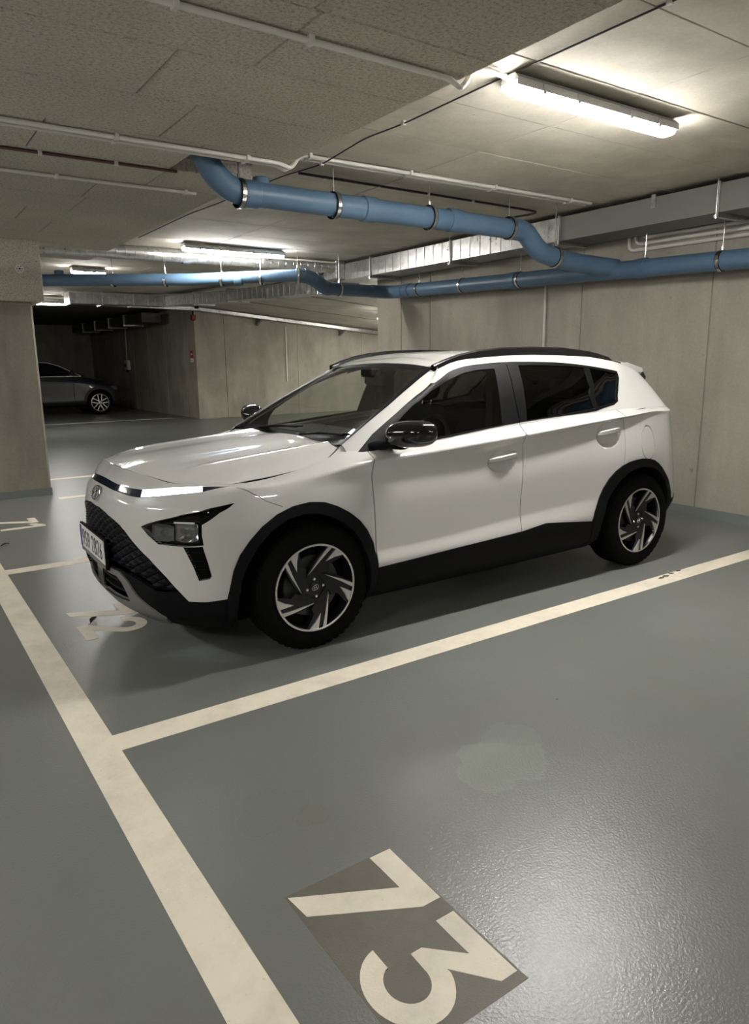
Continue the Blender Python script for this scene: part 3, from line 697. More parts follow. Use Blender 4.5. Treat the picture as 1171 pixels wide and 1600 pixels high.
LOW_ROWS = [
 # r0 underside edge
 [(-2.03,0,.185),(-2.02,-.25,.185),(-1.98,-.46,.19),(-1.90,-.62,.19),(-1.80,-.72,.19),(-1.66,-.77,.19),(-1.35,-.77,.19),(-1.03,-.77,.19),(-.5,-.77,.19),(.1,-.77,.195),(.7,-.77,.20),(1.15,-.77,.22),(1.45,-.76,.26),(1.66,-.74,.30),(1.80,-.62,.32),(1.90,-.38,.33),(1.94,0,.33)],
 # r1 lip / sill
 [(-2.105,0,.25),(-2.095,-.25,.25),(-2.05,-.48,.255),(-1.97,-.65,.26),(-1.86,-.775,.27),(-1.69,-.845,.275),(-1.35,-.865,.28),(-1.03,-.86,.28),(-.5,-.855,.28),(.1,-.855,.285),(.7,-.86,.29),(1.15,-.865,.30),(1.47,-.85,.33),(1.70,-.79,.36),(1.85,-.66,.38),(1.97,-.40,.39),(2.01,0,.39)],
 # r2 lower paint edge
 [(-2.145,0,.37),(-2.135,-.25,.37),(-2.085,-.48,.38),(-2.01,-.66,.385),(-1.88,-.80,.385),(-1.69,-.868,.385),(-1.35,-.878,.40),(-1.03,-.875,.39),(-.5,-.872,.39),(.1,-.872,.40),(.7,-.872,.41),(1.15,-.878,.42),(1.48,-.862,.43),(1.72,-.815,.44),(1.87,-.69,.47),(2.0,-.40,.48),(2.04,0,.48)],
 # r3 low door crease
 [(-2.14,0,.50),(-2.13,-.25,.50),(-2.085,-.48,.50),(-2.0,-.665,.50),(-1.875,-.80,.50),(-1.69,-.862,.51),(-1.35,-.874,.53),(-1.03,-.862,.47),(-.5,-.853,.47),(.1,-.850,.51),(.7,-.852,.54),(1.15,-.873,.56),(1.48,-.858,.56),(1.715,-.815,.56),(1.86,-.69,.58),(1.99,-.40,.58),(2.03,0,.58)],
 # r4 mid
 [(-2.13,0,.68),(-2.118,-.25,.68),(-2.07,-.48,.67),(-1.985,-.665,.66),(-1.86,-.795,.66),(-1.69,-.855,.67),(-1.35,-.868,.70),(-1.03,-.856,.68),(-.5,-.850,.69),(.1,-.848,.71),(.7,-.848,.74),(1.15,-.864,.76),(1.47,-.85,.76),(1.69,-.81,.76),(1.83,-.68,.76),(1.95,-.40,.76),(1.99,0,.76)],
 # r5 lower crease of the shoulder band
 [(-2.106,0,.777),(-2.094,-.25,.777),(-2.045,-.48,.777),(-1.96,-.655,.775),(-1.84,-.785,.775),(-1.68,-.838,.79),(-1.36,-.85,.835),(-1.03,-.838,.85),(-.5,-.832,.885),(.1,-.826,.940),(.7,-.820,1.002),(1.15,-.814,1.040),(1.46,-.808,1.06),(1.657,-.79,1.02),(1.79,-.66,1.0),(1.90,-.39,1.0),(1.94,0,1.0)],
 # r6 light strip bottom / upper crease
 [(-2.078,0,.826),(-2.066,-.25,.822),(-2.015,-.45,.815),(-1.925,-.63,.832),(-1.81,-.755,.848),(-1.675,-.812,.868),(-1.37,-.832,.876),(-1.03,-.855,.935),(-.5,-.864,.968),(.1,-.862,.997),(.7,-.853,1.034),(1.15,-.840,1.06),(1.45,-.815,1.075),(1.655,-.785,1.075),(1.785,-.65,1.06),(1.89,-.39,1.06),(1.93,0,1.06)],
 # r7 light strip top / upper shoulder
 [(-2.055,0,.868),(-2.042,-.25,.866),(-1.992,-.45,.862),(-1.90,-.615,.872),(-1.79,-.73,.88),(-1.667,-.79,.879),(-1.375,-.80,.893),(-1.03,-.812,.957),(-.5,-.824,.986),(.1,-.822,1.03),(.7,-.815,1.063),(1.15,-.806,1.085),(1.45,-.795,1.088),(1.66,-.765,1.085),(1.783,-.635,1.08),(1.88,-.385,1.08),(1.92,0,1.08)],
 # r8 bonnet shut line / waistline
 [(-2.012,0,.918),(-2.0,-.25,.914),(-1.955,-.44,.903),(-1.885,-.60,.884),(-1.785,-.715,.888),(-1.66,-.775,.884),(-1.38,-.757,.904),(-1.03,-.755,.985),(-.5,-.795,1.004),(.1,-.80,1.052),(.7,-.79,1.085),(1.15,-.78,1.102),(1.43,-.77,1.10),(1.66,-.75,1.095),(1.78,-.62,1.095),(1.87,-.38,1.095),(1.91,0,1.095)],
]
TOP_ROWS = [
 [(-.97,0,.985),(-.985,-.35,.992),(-1.013,-.60,1.005),(-1.03,-.70,1.012),(-1.02,-.785,.957),(-.70,-.797,.98),(0,-.80,1.045),(.7,-.79,1.085),(1.15,-.78,1.102),(1.43,-.77,1.10),(1.66,-.75,1.095),(1.78,-.62,1.095),(1.86,-.35,1.092),(1.88,0,1.09)],
 [(-.635,0,1.222),(-.6485,-.33,1.2174),(-.6725,-.55,1.2093),(-.685,-.635,1.205),(-.70,-.715,1.155),(-.50,-.735,1.15),(.02,-.73,1.22),(.6,-.725,1.245),(1.08,-.71,1.23),(1.38,-.70,1.21),(1.64,-.67,1.19),(1.75,-.55,1.2),(1.82,-.32,1.2),(1.84,0,1.2)],
 [(-.275,0,1.424),(-.2867,-.30,1.4146),(-.305,-.48,1.40),(-.315,-.555,1.392),(-.405,-.655,1.318),(-.24,-.64,1.37),(.05,-.618,1.413),(.6,-.61,1.417),(1.12,-.622,1.375),(1.36,-.625,1.335),(1.60,-.58,1.30),(1.69,-.47,1.31),(1.74,-.28,1.32),(1.755,0,1.325)],
 [(-.20,0,1.446),(-.2113,-.29,1.438),(-.232,-.46,1.4255),(-.25,-.535,1.418),(-.33,-.605,1.378),(-.20,-.585,1.427),(.05,-.570,1.467),(.6,-.567,1.479),(1.13,-.567,1.440),(1.37,-.552,1.404),(1.56,-.52,1.362),(1.63,-.42,1.36),(1.67,-.26,1.368),(1.68,0,1.37)],
 [(-.15,0,1.456),(-.15,-.18,1.452),(-.155,-.26,1.4475),(-.16,-.30,1.445),(-.18,-.32,1.441),(-.11,-.31,1.460),(.05,-.30,1.486),(.6,-.30,1.495),(1.13,-.30,1.462),(1.37,-.29,1.432),(1.50,-.28,1.40),(1.56,-.25,1.388),(1.59,-.15,1.39),(1.60,0,1.39)],
 [(-.13,0,1.459),(-.125,0,1.459),(-.1225,0,1.4595),(-.12,0,1.46),(-.11,0,1.462),(-.08,0,1.468),(.05,0,1.488),(.6,0,1.499),(1.13,0,1.468),(1.37,0,1.438),(1.45,0,1.42),(1.50,0,1.412),(1.53,0,1.406),(1.55,0,1.402)],
]
HOOD_ROWS = [   # rows edge -> centre, columns nose -> windscreen
 [(-1.66,-.775,.884),(-1.60,-.764,.886),(-1.38,-.757,.904),(-1.18,-.745,.935),(-1.04,-.68,.995)],
 [(-1.878,-.61,.884),(-1.70,-.62,.915),(-1.42,-.64,.938),(-1.2,-.63,.966),(-1.02,-.59,1.0)],
 [(-1.955,-.44,.903),(-1.74,-.46,.938),(-1.45,-.46,.966),(-1.2,-.46,.986),(-.98,-.44,1.003)],
 [(-2.0,-.25,.914),(-1.77,-.25,.944),(-1.46,-.25,.972),(-1.2,-.25,.992),(-.95,-.25,1.004)],
 [(-2.012,0,.918),(-1.78,0,.946),(-1.46,0,.974),(-1.2,0,.994),(-.94,0,1.005)],
]

def sharpen(rows, which, first_col, f=.14):
    """support rows close to each crease row, so that the crease stays crisp on the flanks (columns >= first_col)"""
    net = Net(rows); out = []
    for j, r in enumerate(rows):
        A = np.array(r, float)
        def near(k, t):
            B = np.array(rows[k], float); L = A+(B-A)*t
            vv = net.kv[j]+(net.kv[k]-net.kv[j])*t
            C = net.ev(net.ku, np.full(len(net.ku), vv))
            m = (np.arange(len(L)) < first_col)[:, None]
            return [tuple(p) for p in np.where(m, C, L)]
        if j in which and j > 0: out.append(near(j-1, f))
        out.append(r)
        if j in which and j < len(rows)-1: out.append(near(j+1, f))
    return out
LOW_ROWS = sharpen(LOW_ROWS, (3, 5, 6), 7)
# ================================================================== DRAPED PANELS
class Skin:
    """cuts a Net into named panels by polygons given in its own (u, v)"""
    def __init__(s, net, out, step=.026, disp=None, fine=()):
        s.net, s.step, s.disp, s.regs = net, step, disp, []
        s.fine = list(fine); s.out = out; s.gaps = []
        P = net.ev([net.U*.5], [net.V*.5])[0]; n = net.nrm([net.U*.5], [net.V*.5])[0]
        s.sgn = 1.0 if float(np.dot(n, np.array(out))) > 0 else -1.0
    def uv(s, pts, w=(1, 1, 1)): return [tuple(q) for q in s.net.inv(pts, w)]
    def poly(s, name, uv): s.regs.append((name, [(float(a), float(b)) for a, b in uv]))
    def gap(s, pts, wd=.005):
        p = [np.array(q, float) for q in pts]; L, R = [], []
        for i in range(len(p)):
            t = p[min(i+1, len(p)-1)]-p[max(i-1, 0)]; t = t/max(np.linalg.norm(t), 1e-9); n = np.array([-t[1], t[0]])*wd/2
            L.append(tuple(p[i]+n)); R.append(tuple(p[i]-n))
        s.regs.append(('gap', L+R[::-1]))
    def pos(s, uv):
        uv = np.asarray(uv, float); P = s.net.ev(uv[:, 0], uv[:, 1])
        if s.disp is not None:
            d = s.disp(uv[:, 0], uv[:, 1], P); P = P+(s.net.nrm(uv[:, 0], uv[:, 1])*s.sgn)*d[:, None]
        return P
    def normal(s, uv):
        uv = np.asarray(uv, float); e = 3e-3
        U, V = s.net.U, s.net.V
        c = np.clip
        a = s.pos(np.c_[c(uv[:, 0]+e, 0, U), uv[:, 1]])-s.pos(np.c_[c(uv[:, 0]-e, 0, U), uv[:, 1]])
        b = s.pos(np.c_[uv[:, 0], c(uv[:, 1]+e, 0, V)])-s.pos(np.c_[uv[:, 0], c(uv[:, 1]-e, 0, V)])
        n = np.cross(a, b); n /= np.maximum(np.linalg.norm(n, axis=1), 1e-12)[:, None]
        return n*s.sgn
    def cut(s):
        U, V, st = s.net.U, s.net.V, s.step
        pts, edges = [], []
        def loop(poly, closed=True, d=st*.6):
            q = []
            n = len(poly)
            for i in range(n if closed else n-1):
                a = np.array(poly[i]); b = np.array(poly[(i+1) % n]); k = max(1, int(math.ceil(np.linalg.norm(b-a)/d)))
                for j in range(k): q.append(a+(b-a)*j/k)
            q = [(min(max(p[0], 0), U), min(max(p[1], 0), V)) for p in q]
            b0 = len(pts); pts.extend(q); m = len(q)
            for i in range(m if closed else m-1):
                if np.hypot(q[i][0]-q[(i+1) % m][0], q[i][1]-q[(i+1) % m][1]) > 1e-6: edges.append((b0+i, b0+(i+1) % m))
        loop([(0, 0), (U, 0), (U, V), (0, V)])
        for _, p in s.regs: loop(p)
        B = np.array(pts)
        lat = []
        nu, nv = int(U/st), int(V/(st*.87))
        for j in range(1, nv):
            for i in range(nu): lat.append(((i+.5*(j % 2)+.25)*U/nu, j*V/nv))
        for (u0, u1, v0, v1, f) in s.fine:
            a, b_ = np.meshgrid(np.arange(u0, u1, f), np.arange(v0, v1, f)); lat += list(zip(a.ravel(), b_.ravel()))
        lat = np.array(lat); keep = np.ones(len(lat), bool)
        for i in range(0, len(lat), 500):
            d = ((lat[i:i+500, None, :]-B[None])**2).sum(2).min(1); keep[i:i+500] = d > (st*.3)**2 if not s.fine else d > (.004)**2
        lat = lat[keep]
        allp = [Vector((float(a), float(b))) for a, b in pts]+[Vector((float(a), float(b))) for a, b in lat]
        vs, es, fs, *_ = delaunay_2d_cdt(allp, edges, [], 0, 1e-5)
        s.UV = np.array([(v.x, v.y) for v in vs]); T = np.array([f for f in fs if len(f) == 3])
        cen = s.UV[T].mean(1); reg = np.full(len(T), -1)
        for k, (_, p) in enumerate(s.regs):
            p = np.array(p); x, y = cen[:, 0], cen[:, 1]; ins = np.zeros(len(cen), bool)
            for i in range(len(p)):
                x0, y0 = p[i]; x1, y1 = p[(i+1) % len(p)]
                with np.errstate(divide='ignore', invalid='ignore'):
                    c = ((y0 > y) != (y1 > y)) & (x < (x1-x0)*(y-y0)/(y1-y0)+x0)
                ins ^= c
            reg[(reg < 0) & ins] = k
        s.T = T; s.R = {}
        for k, (nme, _) in enumerate(s.regs):
            s.R.setdefault(nme, []); s.R[nme].append(T[reg == k])
        s.R = {k: np.concatenate(v) for k, v in s.R.items()}
        s.R[None] = T[reg < 0]
        s.P = s.pos(s.UV); s.N = s.normal(s.UV)
    def largest(s, reg):
        T = s.R[reg]; par = {int(v): int(v) for v in np.unique(T)}
        def find(a):
            while par[a] != a: par[a] = par[par[a]]; a = par[a]
            return a
        for t in T:
            r = [find(int(v)) for v in t]; par[r[1]] = r[0]; par[find(r[2])] = r[0]
        lab = np.array([find(int(t[0])) for t in T]); u, c = np.unique(lab, return_counts=True); s.R[reg] = T[lab == u[np.argmax(c)]]
    def mesh(s, reg, off=0.0, depth=.014, sides=(-1,), skirt=True):
        """returns mesh data of a region; sides -1 near, +1 mirrored"""
        T = s.R[reg]; V, F, NN = [], [], []
        if len(T) == 0: return None
        ids = np.unique(T); rm = {int(v): i for i, v in enumerate(ids)}
        P = s.P[ids]+s.N[ids]*off; N = s.N[ids]
        tri = [[rm[int(a)] for a in t] for t in T]
        a, b, c = P[tri[0][0]], P[tri[0][1]], P[tri[0][2]]
        acc = 0
        for t in tri[::max(1, len(tri)//40)]:
            acc += float(np.dot(np.cross(P[t[1]]-P[t[0]], P[t[2]]-P[t[0]]), N[t[0]]))
        if acc < 0: tri = [t[::-1] for t in tri]
        v = [p for p in P]; n = [q for q in N]; f = list(tri)
        if skirt:
            cnt = {}
            for t in tri:
                for i in range(3): cnt[(t[i], t[(i+1) % 3])] = 1
            bd = [(i, j) for (i, j) in cnt if (j, i) not in cnt]
            # the mirror seam gets no skirt when both halves are joined
            bd = [(i, j) for (i, j) in bd if not (len(sides) == 2 and abs(P[i][1]) < 2e-3 and abs(P[j][1]) < 2e-3)]
            for (i, j) in bd:
                e = P[j]-P[i]; nn = np.cross(e, N[i]); nn = nn/max(np.linalg.norm(nn), 1e-9)
                k = len(v); v += [P[i], P[j], P[j]-N[j]*depth, P[i]-N[i]*depth]; n += [nn]*4
                f.append([k+1, k, k+3, k+2])
        for sd in sides:
            b0 = len(V)
            if sd < 0: V += [tuple(p) for p in v]; NN += [tuple(q) for q in n]; F += [tuple(b0+i for i in t) for t in f]
            else: V += [(p[0], -p[1], p[2]) for p in v]; NN += [(q[0], -q[1], q[2]) for q in n]; F += [tuple(b0+i for i in t[::-1]) for t in f]
        return V, F, NN
    def build(s, reg, name, mat, parent, off=0., depth=.014, sides=(-1,), skirt=True):
        d = s.mesh(reg, off, depth, sides, skirt)
        if d is None: print('EMPTY REGION', reg); return None
        V, F, NN = d; me = bpy.data.meshes.new(name); me.from_pydata(V, [], F); me.materials.append(mat)
        me.polygons.foreach_set('use_smooth', [True]*len(F)); me.update()
        me.normals_split_custom_set_from_vertices(NN)
        return link(name, me, parent)
    def pair(s, reg, name, mat, parent, off=0., depth=.014, skirt=True):
        """near-side part and its mirrored twin as two objects"""
        return [s.build(reg, name, mat, parent, off, depth, (-1,), skirt), s.build(reg, name, mat, parent, off, depth, (1,), skirt)]

# ================================================================== THE WHITE CAR
CAR = empty('car', (2.3984, 1.1155, 0), -0.0122)
tag(CAR, 'white compact crossover with black wheel arches and one lit light strip in bay 72', 'car')
low, top, hood = Net(LOW_ROWS), Net(TOP_ROWS), Net(HOOD_ROWS)
def ell(c, ru, rv, a0=0, n=20): return [(c[0]+ru*math.cos(2*math.pi*k/n+a0), c[1]+rv*math.sin(2*math.pi*k/n+a0)) for k in range(n)]
LO = Skin(low, (0, -1, 0))
U_, V_ = low.U, low.V
hc = [LO.uv([p])[0] for p in ((-.012, -.843, .872), (.937, -.833, .962))]       # handle cups
def low_disp(u, v, P):
    d = np.zeros(len(u))
    for c in hc:
        r = ((u-c[0])/.118)**2+((v-c[1]+.010)/.058)**2
        d -= .030*np.clip(1-r, 0, 1)**.75
    # wedge pressed into the lower rear door, flaring out towards the sill
    x, z = P[:, 0], P[:, 2]
    return d
LO.disp = low_disp
LO.fine = [(c[0]-.13, c[0]+.13, c[1]-.08, c[1]+.06, .008) for c in hc]
def down(uv): return [(uv[-1][0], -.05), (uv[0][0], -.05)]
F3 = dict(
 afo=[(-1.757,-.85,.366),(-1.724,-.855,.489),(-1.690,-.86,.562),(-1.642,-.867,.623),(-1.575,-.867,.685),(-1.495,-.867,.733),(-1.41,-.865,.760),(-1.316,-.862,.770),(-1.235,-.86,.760),(-1.159,-.858,.730),(-1.09,-.858,.690),(-1.031,-.857,.643),(-.985,-.858,.585),(-.948,-.858,.510),(-.932,-.87,.44),(-.928,-.874,.378)],
 afi=[(-1.712,-.861,.30),(-1.705,-.861,.36),(-1.69,-.865,.44),(-1.661,-.868,.507),(-1.605,-.87,.59),(-1.53,-.873,.66),(-1.445,-.87,.702),(-1.349,-.867,.716),(-1.27,-.865,.707),(-1.196,-.864,.680),(-1.125,-.862,.641),(-1.066,-.86,.591),(-1.025,-.86,.533),(-.994,-.861,.464),(-.978,-.862,.38),(-.972,-.864,.298)],
 aro=[(.765,-.873,.392),(.79,-.868,.455),(.829,-.864,.526),(.872,-.863,.60),(.926,-.863,.66),(.99,-.864,.705),(1.058,-.865,.736),(1.13,-.864,.754),(1.203,-.863,.762),(1.275,-.862,.764),(1.345,-.861,.756),(1.40,-.858,.742),(1.455,-.855,.714),(1.505,-.852,.68),(1.55,-.849,.635),(1.59,-.846,.59),(1.617,-.844,.539),(1.64,-.84,.49),(1.653,-.838,.44)],
 ari=[(.84,-.872,.30),(.862,-.872,.40),(.904,-.87,.503),(.94,-.869,.553),(.986,-.868,.598),(1.04,-.868,.643),(1.101,-.869,.677),(1.165,-.867,.697),(1.23,-.866,.705),(1.30,-.864,.705),(1.362,-.863,.696),(1.425,-.859,.676),(1.479,-.855,.645),(1.53,-.852,.60),(1.566,-.85,.545),(1.590,-.848,.50),(1.603,-.847,.44),(1.60,-.847,.36)],
)
uvs = {k: LO.uv(v) for k, v in F3.items()}
LO.poly('hole', uvs['afi']+down(uvs['afi'])); LO.poly('hole', uvs['ari']+down(uvs['ari']))
LO.poly('front_arch', uvs['afo']+down(uvs['afo'])); LO.poly('rear_arch', uvs['aro']+down(uvs['aro']))
clad = LO.uv([(-.924,-.874,.374),(-.4,-.872,.396),(.132,-.871,.418),(.30,-.868,.436),(.339,-.868,.440),(.50,-.87,.424),(.763,-.873,.396)])
LO.poly('sill', clad+down(clad))
# shut lines
dF = LO.uv([(-.929,-.842,.957),(-.934,-.845,.88),(-.932,-.846,.773),(-.927,-.86,.56),(-.924,-.874,.374)])
dB = LO.uv([(.153,-.815,1.041),(.158,-.845,.93),(.152,-.845,.814),(.13,-.853,.602),(.127,-.872,.412)])
dR = LO.uv([(1.06,-.79,1.105),(1.085,-.808,1.07),(1.100,-.823,1.025),(1.098,-.845,.90),(1.071,-.864,.745)])
ext = lambda pl, vtop: [(pl[0][0]-(pl[1][0]-pl[0][0])*0, vtop)]+pl
VT = V_+.05
seam = LO.uv([(-1.69,-.79,.880),(-1.67,-.809,.871),(-1.57,-.84,.82),(-1.462,-.861,.765)])
fu = LO.uv([(1.342,-.847,.86)])[0]
LO.poly('fuel_flap', ell(fu, .071, .071, n=28)); LO.poly('gap', ell(fu, .0755, .0755, n=28))
for pl in (ext(dF, VT), ext(dB, VT), dR): LO.gap(pl, .0055)
LO.gap(seam[1:], .003)
# front: light bar, lamps, grille, intake, skid
bar_top = LO.uv([(-2.045,-.296,.846),(-2.007,-.431,.847),(-1.955,-.53,.855),(-1.905,-.61,.868),(-1.791,-.73,.880),(-1.69,-.79,.881)])
bar_bot = LO.uv([(-1.735,-.775,.871),(-1.80,-.75,.860),(-1.92,-.625,.835),(-2.017,-.453,.811),(-2.049,-.352,.811),(-2.078,-.089,.819)])
b0 = LO.uv([(-2.061,-.03,.857),(-2.08,-.02,.820)])
bt = [(-.05, b0[0][1])]+bar_top; bb = bar_bot+[(-.05, b0[1][1])]
dl_t = LO.uv([(-2.0,-.455,.845),(-1.955,-.53,.851),(-1.905,-.61,.863),(-1.80,-.722,.8765)])
dl_b = LO.uv([(-1.81,-.742,.862),(-1.92,-.622,.840),(-2.012,-.46,.817)])
LO.poly('drl', dl_t+dl_b); LO.poly('bar', bt+bb)
hl = LO.uv([(-2.045,-.54,.688),(-2.03,-.575,.705),(-1.99,-.636,.728),(-1.899,-.738,.763),(-1.80,-.79,.785),(-1.69,-.832,.806),(-1.76,-.818,.765),(-1.841,-.799,.715),(-1.846,-.805,.67),(-1.842,-.81,.621),(-1.92,-.745,.616),(-2.001,-.648,.618),(-2.03,-.59,.655)])
LO.poly('headlamp', hl)
vent = LO.uv([(-1.918,-.752,.614),(-1.846,-.808,.616),(-1.83,-.82,.54),(-1.819,-.829,.475),(-1.828,-.826,.462),(-1.872,-.804,.456),(-1.89,-.785,.53)])
LO.poly('vent', vent)
gr = LO.uv([(-2.128,-.10,.718),(-2.122,-.20,.708),(-2.111,-.289,.692),(-2.100,-.36,.676),(-2.089,-.425,.650),(-2.072,-.49,.61),(-2.034,-.601,.543),(-1.985,-.69,.465),(-1.945,-.745,.400),(-1.985,-.69,.394),(-2.024,-.637,.394),(-2.07,-.53,.425),(-2.113,-.374,.450),(-2.139,-.177,.455)])
gpoly = [(-.05, gr[0][1])]+gr+[(-.05, gr[-1][1])]
LO.poly('grille', gpoly)
it = LO.uv([(-2.142,-.121,.415),(-2.121,-.336,.409),(-2.112,-.38,.39),(-2.102,-.413,.353),(-2.090,-.425,.305),(-2.09,-.41,.294),(-2.106,-.303,.288),(-2.12,-.074,.28)])
LO.poly('intake', [(-.05, it[0][1])]+it+[(-.05, it[-1][1])])
sk = LO.uv([(-2.139,-.177,.440),(-2.115,-.366,.437),(-2.098,-.437,.405),(-2.074,-.501,.342),(-2.022,-.585,.284),(-1.985,-.625,.240)])
LO.poly('skid', [(-.05, sk[0][1]-.0)]+sk+[(sk[-1][0]-.06, -.05), (-.05, -.05)])
bl = LO.uv([(-1.945,-.745,.400),(-1.915,-.77,.357),(-1.84,-.81,.354),(-1.757,-.849,.359)])
LO.poly('valance', [(-.05, gr[-1][1]-.002)]+gr[::-1][:6]+bl+[(bl[-1][0]+.03, bl[-1][1]), (bl[-1][0]+.05, -.05), (-.05, -.05)])
# painted panels
mid = LO.uv([(-1.35, -.87, .6)])[0]
LO.poly('fender', [(seam[0][0], VT)]+seam+[mid, (mid[0], 0.05)]+[(dF[-1][0], .05)]+dF[::-1]+[(dF[0][0], VT)])
LO.poly('front_bumper', [(-.05, -.05), (mid[0], -.05), mid]+seam[::-1]+[(seam[0][0], VT), (-.05, VT)])
LO.poly('front_door', [(dF[0][0], VT)]+dF+[(dF[-1][0], .05), (dB[-1][0], .05)]+dB[::-1]+[(dB[0][0], VT)])
md = LO.uv([(1.07, -.87, .6)])[0]
LO.poly('rear_door', [(dB[0][0], VT)]+dB+[(dB[-1][0], .05), (md[0], .05), md]+dR[::-1]+[(dR[0][0], VT)])
tl = LO.uv([(1.60,-.79,1.06),(1.70,-.74,.83),(1.80,-.68,.76),(1.86,-.6,.76),(1.88,-.45,.95),(1.85,-.5,1.06)])
LO.poly('tail_lamp', [(LO.uv([(1.80,-.66,1.06)])[0][0]-.02, tl[0][1])]+tl[2:])
rb = LO.uv([(1.60,-.84,.60),(1.86,-.69,.62)])
LO.poly('rear_valance', [(rb[0][0], LO.uv([(1.72,-.815,.44)])[0][1]), (U_+.05, LO.uv([(1.72,-.815,.44)])[0][1]), (U_+.05, -.05), (rb[0][0], -.05)])
LO.poly('rear_bumper', [(rb[0][0], rb[0][1]), (U_+.05, rb[0][1]+.03), (U_+.05, -.05), (rb[0][0], -.05)])
uq = LO.uv([(1.80,-.68,.8)])[0][0]
LO.poly('tailgate', [(uq, rb[0][1]), (U_+.05, rb[0][1]), (U_+.05, VT), (uq, VT)])
LO.cut()
PT = M['paint']
LO.pair('fender', 'front_fender', PT, CAR, depth=.03)
fd = LO.pair('front_door', 'front_door', PT, CAR); rdoor = LO.pair('rear_door', 'rear_door', PT, CAR)
fbump = LO.build('front_bumper', 'front_bumper', PT, CAR, depth=.03, sides=(-1, 1))
LO.largest(None); LO.pair(None, 'rear_quarter_panel', PT, CAR); LO.pair('fuel_flap', 'fuel_flap', PT, CAR, skirt=True)[1].name = 'side_cover'
LO.build('rear_bumper', 'rear_bumper', PT, CAR, sides=(-1, 1)); LO.build('rear_valance', 'rear_valance', M['trim'], CAR, off=.004, sides=(-1, 1))
LO.build('tailgate', 'tailgate', PT, CAR, sides=(-1, 1)); LO.pair('tail_lamp', 'tail_lamp', M['tail'], CAR, off=.006)
LO.pair('front_arch', 'wheel_arch_trim', M['trim'], CAR, off=.010, depth=.05); LO.pair('rear_arch', 'wheel_arch_trim', M['trim'], CAR, off=.010, depth=.05)
LO.pair('sill', 'sill_trim', M['trim'], CAR, off=.008, depth=.03)
LO.build('valance', 'lower_bumper', M['trim'], CAR, off=-.003, depth=.02, sides=(-1, 1))
LO.build('skid', 'skid_plate', M['skid'], CAR, off=.006, depth=.02, sides=(-1, 1))
bar = LO.build('bar', 'light_bar', M['drl_blue'], CAR, off=-.003, sides=(-1, 1))
dr = LO.pair('drl', 'daytime_light', M['drl'], CAR, off=-.001)
for o in dr: o.parent = bar; o['label'] = 'lit white daytime running light'
grl = LO.build('grille', 'grille', M['trim'], CAR, off=-.035, depth=-.034, sides=(-1, 1))
LO.build('intake', 'lower_intake', M['void'], CAR, off=-.05, depth=-.055, sides=(-1, 1))
def frame_at(u, v, net=low, sk=LO):
    P = sk.pos([(u, v)])[0]; n = sk.normal([(u, v)])[0]
    return P, n
def on_skin(mb, u, v, off=0., sk=LO, side=-1):
    """move a small mesh built in (across, up, out) onto the skin"""
    P, n = frame_at(u, v, sk=sk); n = Vector(n); up = Vector((0, 0, 1)); a = up.cross(n).normalized(); b = n.cross(a)
    o = Vector(P)+n*off
    mb.v = [tuple(o+a*x+b*y+n*z) for x, y, z in mb.v]
    if side > 0: mb.v = [(x, -y, z) for x, y, z in mb.v]
    return mb
# grille gems: staggered rows of dark blades
def inpoly(p, poly):
    c = False
    for i in range(len(poly)):
        x0, y0 = poly[i]; x1, y1 = poly[(i+1) % len(poly)]
        if (y0 > p[1]) != (y1 > p[1]) and p[0] < (x1-x0)*(p[1]-y0)/(y1-y0)+x0: c = not c
    return c
gm = pmat('grille_dark_gloss', (.014, .015, .019), .28, spec=.5)
v0, v1 = min(p[1] for p in gpoly), max(p[1] for p in gpoly)
row = 0; v = v0+.02
while v < v1:
    u = (.0 if row % 2 else .042)
    while u < .95:
        if all(inpoly((max(u+du, -.01), v+dv), gpoly) for du, dv in ((-.03, 0), (.03, 0), (0, .012), (0, -.012))):
            for side in ((-1, 1) if u > .01 else (-1,)):
                g = MB().add([(-.040, 0, 0), (0, -.017, .004), (.040, 0, 0), (0, .017, .004), (-.018, .003, .024), (.018, .003, .024)],
                             [(0, 1, 4), (1, 5, 4), (1, 2, 5), (2, 3, 5), (3, 4, 5), (3, 0, 4)])
                on_skin(g, max(u, 0), v, -.030, side=side).build('grille_blade', gm, grl)
        u += .084
    v += .0215; row += 1
# slats in the lower intake
for v_ in (it[0][1]*.35+it[-1][1]*.65, it[0][1]*.7+it[-1][1]*.3):
    mb = MB(); ring = []
    for y in np.linspace(-.36, .36, 19):
        q = LO.pos([(abs(LO.uv([(-2.13, -abs(y), .35)])[0][0]), v_)])[0]; ring.append([(q[0]+.03+a, math.copysign(q[1], y) if abs(y) > 1e-6 else 0., q[2]+b) for a, b in ((-.01, -.006), (.02, -.006), (.02, .006), (-.01, .006))])
    mb.rib(ring).build('intake_slat', M['trim'], CAR)
MB().cbox(-2.128, -2.09, -.062, .062, .30, .405, .006).build('radar_cover', M['gloss'], CAR)
